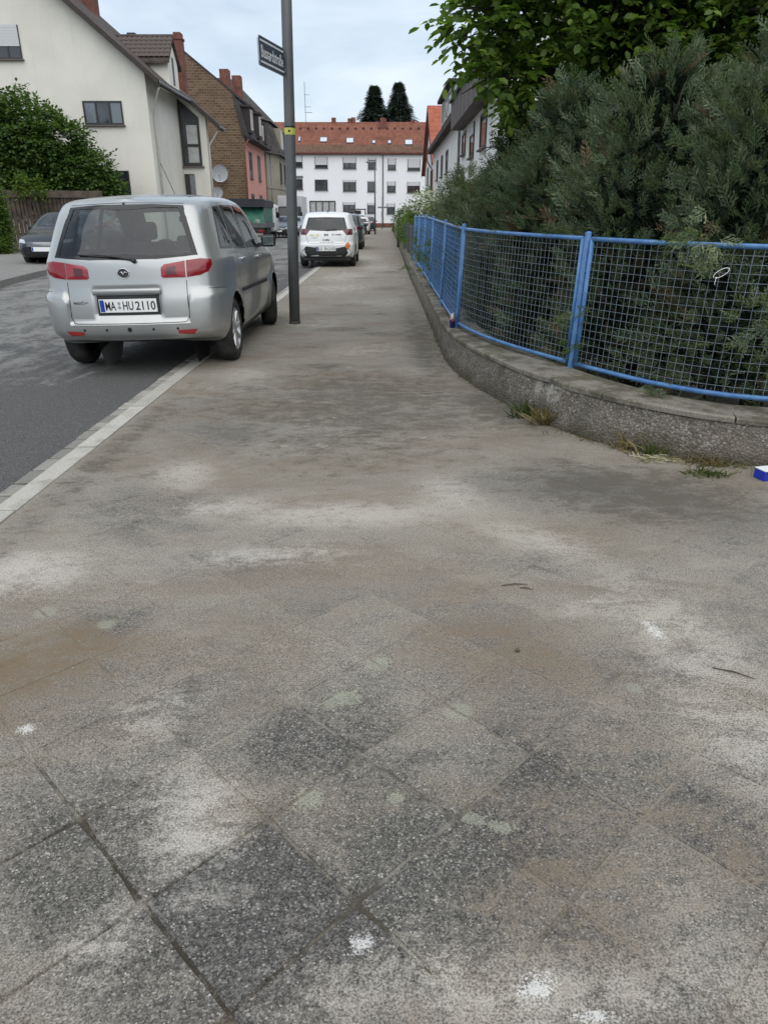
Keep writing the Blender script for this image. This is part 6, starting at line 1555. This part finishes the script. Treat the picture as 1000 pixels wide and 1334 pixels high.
def cypress(name, label, c, rx, ry, h, n, seed, size=(.13, .26), group='false cypresses of the garden hedge', dead=0.06, zb=.15):
    R = np.random.default_rng(seed); e = empty(name, (c[0], c[1], 0)); tag(e, label, 'conifer', group)
    temps = [spray_template(R) for _ in range(4)]
    # several leaders make an uneven outline
    leads = [(0, 0, h, 1.0)]+[(R.uniform(-.5, .5)*rx, R.uniform(-.5, .5)*ry, h*R.uniform(.74, .99), R.uniform(.5, .8)) for _ in range(8)]
    pos, dr_ = [], []
    for k in range(n):
        lx, ly, lh, lw = leads[R.integers(len(leads))] if R.random() < .75 else leads[0]
        t = R.random()**.85; z = zb+(lh-zb)*t; prof_ = (min(1, (1.03-t)*2.6))**.6*(.80+.2*math.sin(t*9+seed)); a = R.random()*2*math.pi; rr_ = prof_*(.50+.5*R.random()**.5)
        x, y = lx+rx*lw*rr_*math.cos(a), ly+ry*lw*rr_*math.sin(a); pos.append((c[0]+x, c[1]+y, z)); up_ = .35+.9*t
        dr_.append((math.cos(a)*1.0, math.sin(a)*1.0, up_*R.uniform(.4, 1.3)))
    pos, dr_ = np.array(pos), np.array(dr_)+R.normal(size=(n, 3))*.28
    k = R.integers(4, size=n); sc_ = R.uniform(*size, n); up = rdir(R, n)*.9+np.array([0, 0, .6]); isd = R.random(n) < dead
    # dry patches cluster
    if dead: cp = pos[R.integers(n)]; isd |= (np.linalg.norm(pos-cp, axis=1) < .16) & (R.random(n) < .6)
    for nm, sel, mt in (('foliage', ~isd, M['cypress']), ('dry_foliage', isd, M['cypress_dead'])):
        parts = [place(*temps[j], pos[sel & (k == j)], dr_[sel & (k == j)], up[sel & (k == j)], sc_[sel & (k == j)]) for j in range(4) if (sel & (k == j)).any()]
        if parts: child(nm, *merge(parts), mt, e)
    # inner mass of sprays; the shade inside is put into their darker green
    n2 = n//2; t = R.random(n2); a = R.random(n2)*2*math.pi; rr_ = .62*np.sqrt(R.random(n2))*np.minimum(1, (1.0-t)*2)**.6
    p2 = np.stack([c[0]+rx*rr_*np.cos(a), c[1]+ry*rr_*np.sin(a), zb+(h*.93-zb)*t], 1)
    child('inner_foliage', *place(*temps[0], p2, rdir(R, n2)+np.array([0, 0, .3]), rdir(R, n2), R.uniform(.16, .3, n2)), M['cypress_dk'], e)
    m = MB(); rb = random.Random(seed)
    m.tube([(c[0], c[1], 0), (c[0]+.03, c[1], h*.5), (c[0], c[1], h*.9)], [.05, .035, .008], 8)
    for q in range(16):
        z = h*(.12+.75*rb.random()); a = rb.random()*6.28; l_ = rx*(1-z/h*.6); m.tube([(c[0], c[1], z), (c[0]+l_*.6*math.cos(a), c[1]+l_*.6*math.sin(a), z+.12), (c[0]+l_*math.cos(a), c[1]+l_*math.sin(a), z+.3)], [.013, .009, .003], 5)
    m.build('trunk', M['bark'], e, True)
CY = [((3.45, 4.72), .85, .62, 2.72, 2600, 'large blue-green false cypress at the right edge behind the near fence panel'),
      ((2.62, 5.05), .80, .62, 2.32, 2700, 'tall false cypress with silvery tips behind the near fence panel'),
      ((1.98, 5.70), .76, .62, 2.28, 2600, 'grey-green false cypress with brown dry tips behind the fence post pair'),
      ((1.52, 6.50), .64, .60, 2.22, 2200, 'false cypress behind the middle of the curved fence panel'),
      ((1.34, 7.5), .55, .66, 2.15, 1800, 'false cypress behind the far end of the curved fence panel'),
      ((1.28, 8.70), .48, .65, 1.72, 900, 'dark green false cypress behind the second narrow blue panel'),
      ((1.26, 10.0), .46, .75, 1.66, 900, 'dark green false cypress below the leafy tree bough'),
      ((1.16, 11.4), .40, .70, 1.86, 800, 'pointed false cypress rising in front of the white house wall'),
      ((1.22, 13.0), .44, .85, 1.56, 700, 'low rounded false cypress in front of the white house'),
      ((1.20, 14.8), .42, .85, 1.50, 600, 'false cypress next to last at the far end of the hedge'),
      ((1.16, 16.6), .40, .85, 1.42, 600, 'last false cypress at the far end of the hedge')]
for i, (c_, rx, ry, h, n, lab) in enumerate(CY):
    cypress('false_cypress', lab, c_, rx, ry, h, n, 100+i, size=(.10, .22) if i < 5 else (.12, .22), dead=.05 if i in (1, 2, 3) else .02)

# sprigs growing out through the wire, ivy on the far posts
R = np.random.default_rng(77); st_ = [spray_template(R) for _ in range(3)]
def sprig(p, n, size, label, mat='cypress', spread=.10, d=(-.5, -.6, .1)):
    e = empty('protruding_sprig', p); tag(e, label, 'sprig', 'sprigs growing through the blue fence')
    pos = np.array(p)+R.normal(size=(n, 3))*spread; dd = np.array(d)+R.normal(size=(n, 3))*.5
    child('foliage', *place(*st_[0], pos, dd, rdir(R, n)+np.array([0, 0, .8]), R.uniform(size*.7, size*1.2, n)), M[mat], e)
q = path_at(fpath, FL, s_of(1.30, 4.97))
sprig((q[0]-.02, q[1]-.03, .66), 9, .13, 'green sprig growing out beside the blue post at mid height', 'cypress', .035)
sprig((q[0]+.0, q[1]-.04, .42), 8, .12, 'yellowish sprig growing out low beside the blue post', 'leaf_light', .03)
q = path_at(fpath, FL, s_of(2.05, 3.97)); sprig((q[0]+.02, q[1]-.03, .72), 26, .16, 'pale sprig pushing through the near mesh panel at the right edge', 'cypress', .09)
q = path_at(fpath, FL, s_of(1.75, 4.2)); sprig((q[0], q[1]-.02, 1.16), 22, .17, 'hanging sprig over the top rail of the near panel', 'cypress', .06, (-.4, -.6, -.25))
q = path_at(fpath, FL, s_of(.695, 11.5)); sprig((q[0]-.05, q[1], .75), 60, .16, 'climbing plant on the far narrow blue panels', 'leaf_shrub', .16)

def bush(name, label, c, lobes, n, mat, size, seed, cat='shrub', group=None, nl=5):
    R = np.random.default_rng(seed); e = empty(name, (c[0], c[1], 0)); tag(e, label, cat, group)
    P, D = shell_points(R, lobes, n, .5); ok = P[:, 2] > .05; P, D = P[ok], D[ok]
    child('foliage', *compound(R, P, D+R.normal(size=D.shape)*.4, nl, R.uniform(size*.7, size*1.2, len(P))), mat, e)
    m = MB(); rb = random.Random(seed)
    for k in range(7): 
        l_ = rb.choice(lobes); m.tube([(c[0]+rb.uniform(-.2, .2), c[1]+rb.uniform(-.2, .2), 0), Vector((c[0], c[1], .4)).lerp(Vector(l_[0]), .6), l_[0]], [.05, .035, .012], 6)
    m.build('trunk', M['bark'], e, True); return e
# big shrub by the cream house, ivy on the far left
bush('garden_shrub', 'large dense green shrub in front of the cream house', (-15, 35.2), [((-16.2, 35.3, 4.6), (1.5, 1.3, 1.6)), ((-14.6, 35.0, 4.2), (1.5, 1.2, 1.3)), ((-13.4, 35.0, 3.0), (1.3, 1.1, 1.1)), ((-15.6, 34.9, 2.9), (1.8, 1.0, 1.3)), ((-17.6, 35.2, 5.2), (1.2, 1.2, 1.4)), ((-12.9, 35.1, 2.3), (1.0, .9, .9)), ((-17.4, 35, 3.0), (1.5, 1, 1.6))], 11000, M['leaf_shrub'], .17, 21)
bush('ivy_hedge', 'bright ivy hedge at the left edge beside the wooden fence', (-13.6, 26.5), [((-14.0, 26.9, .9), (.75, .8, .9)), ((-14.1, 27.1, 1.9), (.7, .8, .75)), ((-14.4, 27.6, 1.3), (.8, .8, 1.2)), ((-13.5, 26.4, .3), (.4, .4, .35))], 5000, M['leaf_light'], .09, 22, 'hedge')
bush('overhanging_branch', 'light green leafy branch hanging over the wooden fence', (-14.3, 32.3), [((-14.6, 32.4, 2.35), (.45, .25, .25)), ((-14.9, 32.5, 2.55), (.45, .25, .22))], 110, M['leaf_light'], .14, 23, 'branch')
# box hedge, flowering plant, far bits on the right
bush('clipped_hedge', 'low clipped green hedge beyond the grey fence', (1.15, 33), [((1.05, 25.5+2.2*k, .85), (.42, 1.3, .52)) for k in range(7)], 3200, M['leaf_light'], .07, 24, 'hedge', nl=3)
e = bush('flowering_plant', 'tall pale flowering plant in front of the white apartment block', (1.2, 24.5), [((1.2, 24.6, 1.25), (.45, .5, .55)), ((1.35, 24.6, 1.65), (.35, .35, .40)), ((1.0, 24.4, 1.55), (.3, .3, .3))], 420, M['leaf_light'], .09, 25, 'plant', nl=3)
M['petal'] = leafmat('cream_petal', (.62, .60, .46), (.72, .70, .58), None, .3); R = np.random.default_rng(5)
n = 380; sp0 = np.array([(1.0, 24.2), (1.18, 24.2), (1.42, 24.3), (1.55, 24.5), (1.3, 24.4)])[R.integers(5, size=n)]
zz = R.uniform(1.15, 2.05, n); pp = np.stack([sp0[:, 0]+R.normal(size=n)*.035, sp0[:, 1]+R.normal(size=n)*.035, zz], 1)
child('flower_spikes', *place(LEAF_V, LEAF_T, pp, rdir(R, n), rdir(R, n), R.uniform(.05, .09, n)), M['petal'], e)
bush('dark_shrub', 'small dark shrub at the far end of the right pavement', (1.6, 62), [((1.5, 62, .9), (.8, 1, .9)), ((1.9, 64, 1.1), (.8, 1, 1.0))], 500, M['leaf_shrub'], .16, 26)

# tall conifers behind the apartment block
def fir(c, h, r, seed, label, zb=6):
    R = np.random.default_rng(seed); e = empty('fir_tree', (c[0], c[1], 0)); tag(e, label, 'tree', 'tall firs behind the apartment block')
    n = 17000; t = R.random(n)**.8; a = R.random(n)*6.283; whorl = np.floor(t*22)/22; rr_ = r*(1-t*.93)*(.15+.85*R.random(n)**.6)*(.72+.28*R.random(40))[(t*22).astype(int)]*(.8+.2*np.sin(a*5+whorl*40))
    z = zb+(h-zb)*t-.22*rr_+R.normal(size=n)*.12; pos = np.stack([c[0]+rr_*np.cos(a), c[1]+rr_*np.sin(a), z], 1)
    d = np.stack([np.cos(a), np.sin(a), -.25+R.normal(size=n)*.2+.9*(t > .93)], 1); V, T = spray_template(R)
    child('crown', *place(V, T, pos, d, rdir(R, n)*.3+np.array([0, 0, 1]), R.uniform(.7, 1.3, n)*(1.15-.7*t)), M['fir'], e)
    m = MB(); m.tube([(c[0], c[1], 0), (c[0], c[1], h-.4)], [.35, .03], 8); m.build('trunk', M['bark'], e, True)
fir((-1.5, 128), 20.0, 9.0, 31, 'left one of the two tall dark firs above the red roof'); fir((2.3, 128), 20.4, 9.5, 32, 'right one of the two tall dark firs above the red roof')

# ------------------------------------------------------------------ weeds and small things at the foot of the wall
BL_V = np.array([(0, .06, 0), (0, -.06, 0), (.5, .045, .10), (.5, -.045, .10), (1, 0, 0)], float); BL_T = np.array([(0, 1, 3), (0, 3, 2), (2, 3, 4)])
def tuft(p, n, h, mat, label, seed, spread=.05, flat_=.0, cat='weed'):
    R = np.random.default_rng(seed); e = empty('weed_tuft', (p[0], p[1], 0)); tag(e, label, cat, 'weeds along the foot of the garden wall')
    pos = np.stack([p[0]+R.normal(size=n)*spread, p[1]+R.normal(size=n)*spread*.6, np.zeros(n)+.002], 1)
    d = np.stack([R.normal(size=n)*.6, R.normal(size=n)*.5-.15, R.uniform(.3, 1.1, n)*(1-flat_)], 1)
    child('blades', *place(BL_V, BL_T, pos, d, rdir(R, n)+np.array([0, 0, .3]), R.uniform(h*.5, h*1.1, n)), M[mat], e)
tuft((1.02, 4.80), 120, .15, 'grass', 'green weed tuft with small buds at the foot of the wall', 1, .06); tuft((1.10, 4.64), 170, .16, 'drygrass', 'straw coloured dry grass tuft below the broken wall patch', 2, .045)
tuft((1.30, 4.36), 60, .07, 'grass', 'low thin grass at the wall foot right of the dry tuft', 3, .10); tuft((1.50, 4.08), 120, .14, 'drygrass', 'brownish dead weed leaning on the rough wall', 4, .06)
tuft((1.62, 3.98), 100, .13, 'grass', 'green weed just behind the pale dry leaves', 5, .07); tuft((1.60, 3.88), 110, .09, 'paleleaf', 'pale dry leaf litter lying by the wall foot', 6, .07, .9, 'leaf litter')
tuft((1.84, 3.80), 260, .07, 'drymoss', 'orange-brown dry moss cushion at the wall foot', 7, .07, .4, 'moss'); tuft((1.74, 3.60), 100, .08, 'grass', 'flat green weed growing in the joint near the blue box', 8, .05, .5)
tuft((1.40, 4.24), 90, .06, 'drygrass', 'matted dry grass at the wall foot left of the pale leaves', 10, .06, .5); tuft((1.95, 3.78), 120, .06, 'paleleaf', 'scattered straw beside the orange-brown moss', 11, .08, .8, 'leaf litter')
tuft((2.0, 3.72), 60, .04, 'grass', 'tiny weeds between the moss and the blue box', 9, .08)
q_ = offset(near_w, .02); 
R = np.random.default_rng(40); n = 900; ws = R.choice(len(near_w)-1, n)
pw = np.array([near_w[i] for i in ws])+R.normal(size=(n, 2))*np.array([.03, .035])
cr_ = link('wall_foot_growth', fast_mesh('wall_foot_growth', *place(BL_V, BL_T, np.stack([pw[:, 0]-.01, pw[:, 1]-.02, np.full(n, .001)], 1), np.stack([R.normal(size=n), R.normal(size=n)-.4, R.uniform(.2, .8, n)], 1), rdir(R, n), R.uniform(.012, .05, n)), M['drygrass'])); tag(cr_, 'dry litter and tiny weeds in the joint along the wall', 'weeds', kind='stuff')
# hedge trimmings on the cap
q = path_at(fpath, FL, s_of(1.66, 4.3)); sprig((q[0]-.04, q[1]-.10, .335), 14, .09, 'dry greenish clump lying on the wall cap below the near panel', 'cypress', .035, (-.3, -.3, .1))

# small grit and twigs on the pavement
M['grit'] = stone('grit', (.30, .28, .25), (.42, .40, .36), (.2, .18, .15)); R = np.random.default_rng(9); n = 900
oct_v = np.array([(1, 0, 0), (-1, 0, 0), (0, 1, 0), (0, -1, 0), (0, 0, .8), (0, 0, -.5)], float); oct_t = np.array([(0, 2, 4), (2, 1, 4), (1, 3, 4), (3, 0, 4), (2, 0, 5), (1, 2, 5), (3, 1, 5), (0, 3, 5)])
gy = .75+R.random(n)**1.5*6; gx = R.uniform(-1.0, 1.0, n)*np.minimum(1.6, gy*.56); ok = np.array([x < wall_x(y)-.05 and x > KX+.02 for x, y in zip(gx, gy)]); gx, gy = gx[ok], gy[ok]; n = len(gx)
s_ = R.uniform(.0010, .0026, n)*(1+2.0*(R.random(n) < .015))
o = link('loose_grit', fast_mesh('loose_grit', *place(oct_v, oct_t, np.stack([gx, gy, s_*.5+.0005], 1), rdir(R, n)*np.array([1, 1, .2]), np.tile([0, 0, 1.0], (n, 1)), s_), M['grit'])); tag(o, 'loose grit and tiny stones scattered on the pavement', 'grit', kind='stuff')
M['twig'] = plain('dead_twig', (.07, .055, .04), .9, .3, 30)
for (x, y, l_, a, lab) in ((.49, 2.36, .10, .1, 'short dark twig lying on the pavement in the middle distance'), (1.06, 1.80, .12, -.5, 'thin dark twig on the pavement at the right'), (.53, 2.33, .05, -.3, 'tiny twig beside the longer twig in mid pavement')):
    m = MB(); d = Vector((math.cos(a), math.sin(a), 0)); m.tube([Vector((x, y, .003))-d*l_/2, Vector((x, y, .006))+Vector((0, .004, 0)), Vector((x, y, .003))+d*l_/2], [.0015, .0026, .001], 5); tag(m.build('twig', M['twig'], smooth=True), lab, 'twig')
m = MB(); m.lathe([(0, .006), (.006, .005), (.008, .0), (.004, -.002)], (.425, 1.92, .004), n=8); tag(m.build('pebble', M['twig'], smooth=True), 'small dark pebble in the middle of the pavement', 'pebble')

# blue and white packet by the wall
M['packet_blue'] = flat('packet_blue', (.012, .03, .36), .4); M['packet_white'] = flat('packet_white', (.72, .73, .74), .45)
e = empty('small_packet', (2.04, 3.55, 0), .25); tag(e, 'small blue carton with a white top at the right edge by the wall', 'carton')
MB().bbox(-.065, .065, -.038, .038, .001, .052, .002).build('carton', M['packet_blue'], e, local=True); MB().bbox(-.066, .066, -.039, .039, .0525, .058, .0015).build('white_face', M['packet_white'], e, local=True)
# drinks can on the wall
M['can_blue'] = flat('can_blue', (.022, .020, .16), .3, Metallic=.5); M['can_silver'] = flat('can_silver', (.50, .47, .50), .35, Metallic=.7); M['can_red'] = flat('can_red', (.30, .05, .05), .35, Metallic=.3)
cz = WH+.040; cxy = (.650, 6.93); e = empty('drinks_can', (*cxy, cz)); tag(e, 'slim blue and silver drinks can standing on the wall by the blue post', 'can')
MB().lathe([(.0, .001), (.020, .001), (.0255, .008), (.0255, .074)], n=24).build('lower_shell', M['can_blue'], e, True, local=True, ang=50)
MB().lathe([(.0257, .074), (.0257, .122), (.021, .132), (.022, .135), (.019, .133), (0, .131)], n=24).build('upper_shell', M['can_silver'], e, True, local=True, ang=50)
MB().box(-.012, .012, -.0268, -.0255, .062, .086).build('red_mark', M['can_red'], e, local=True)
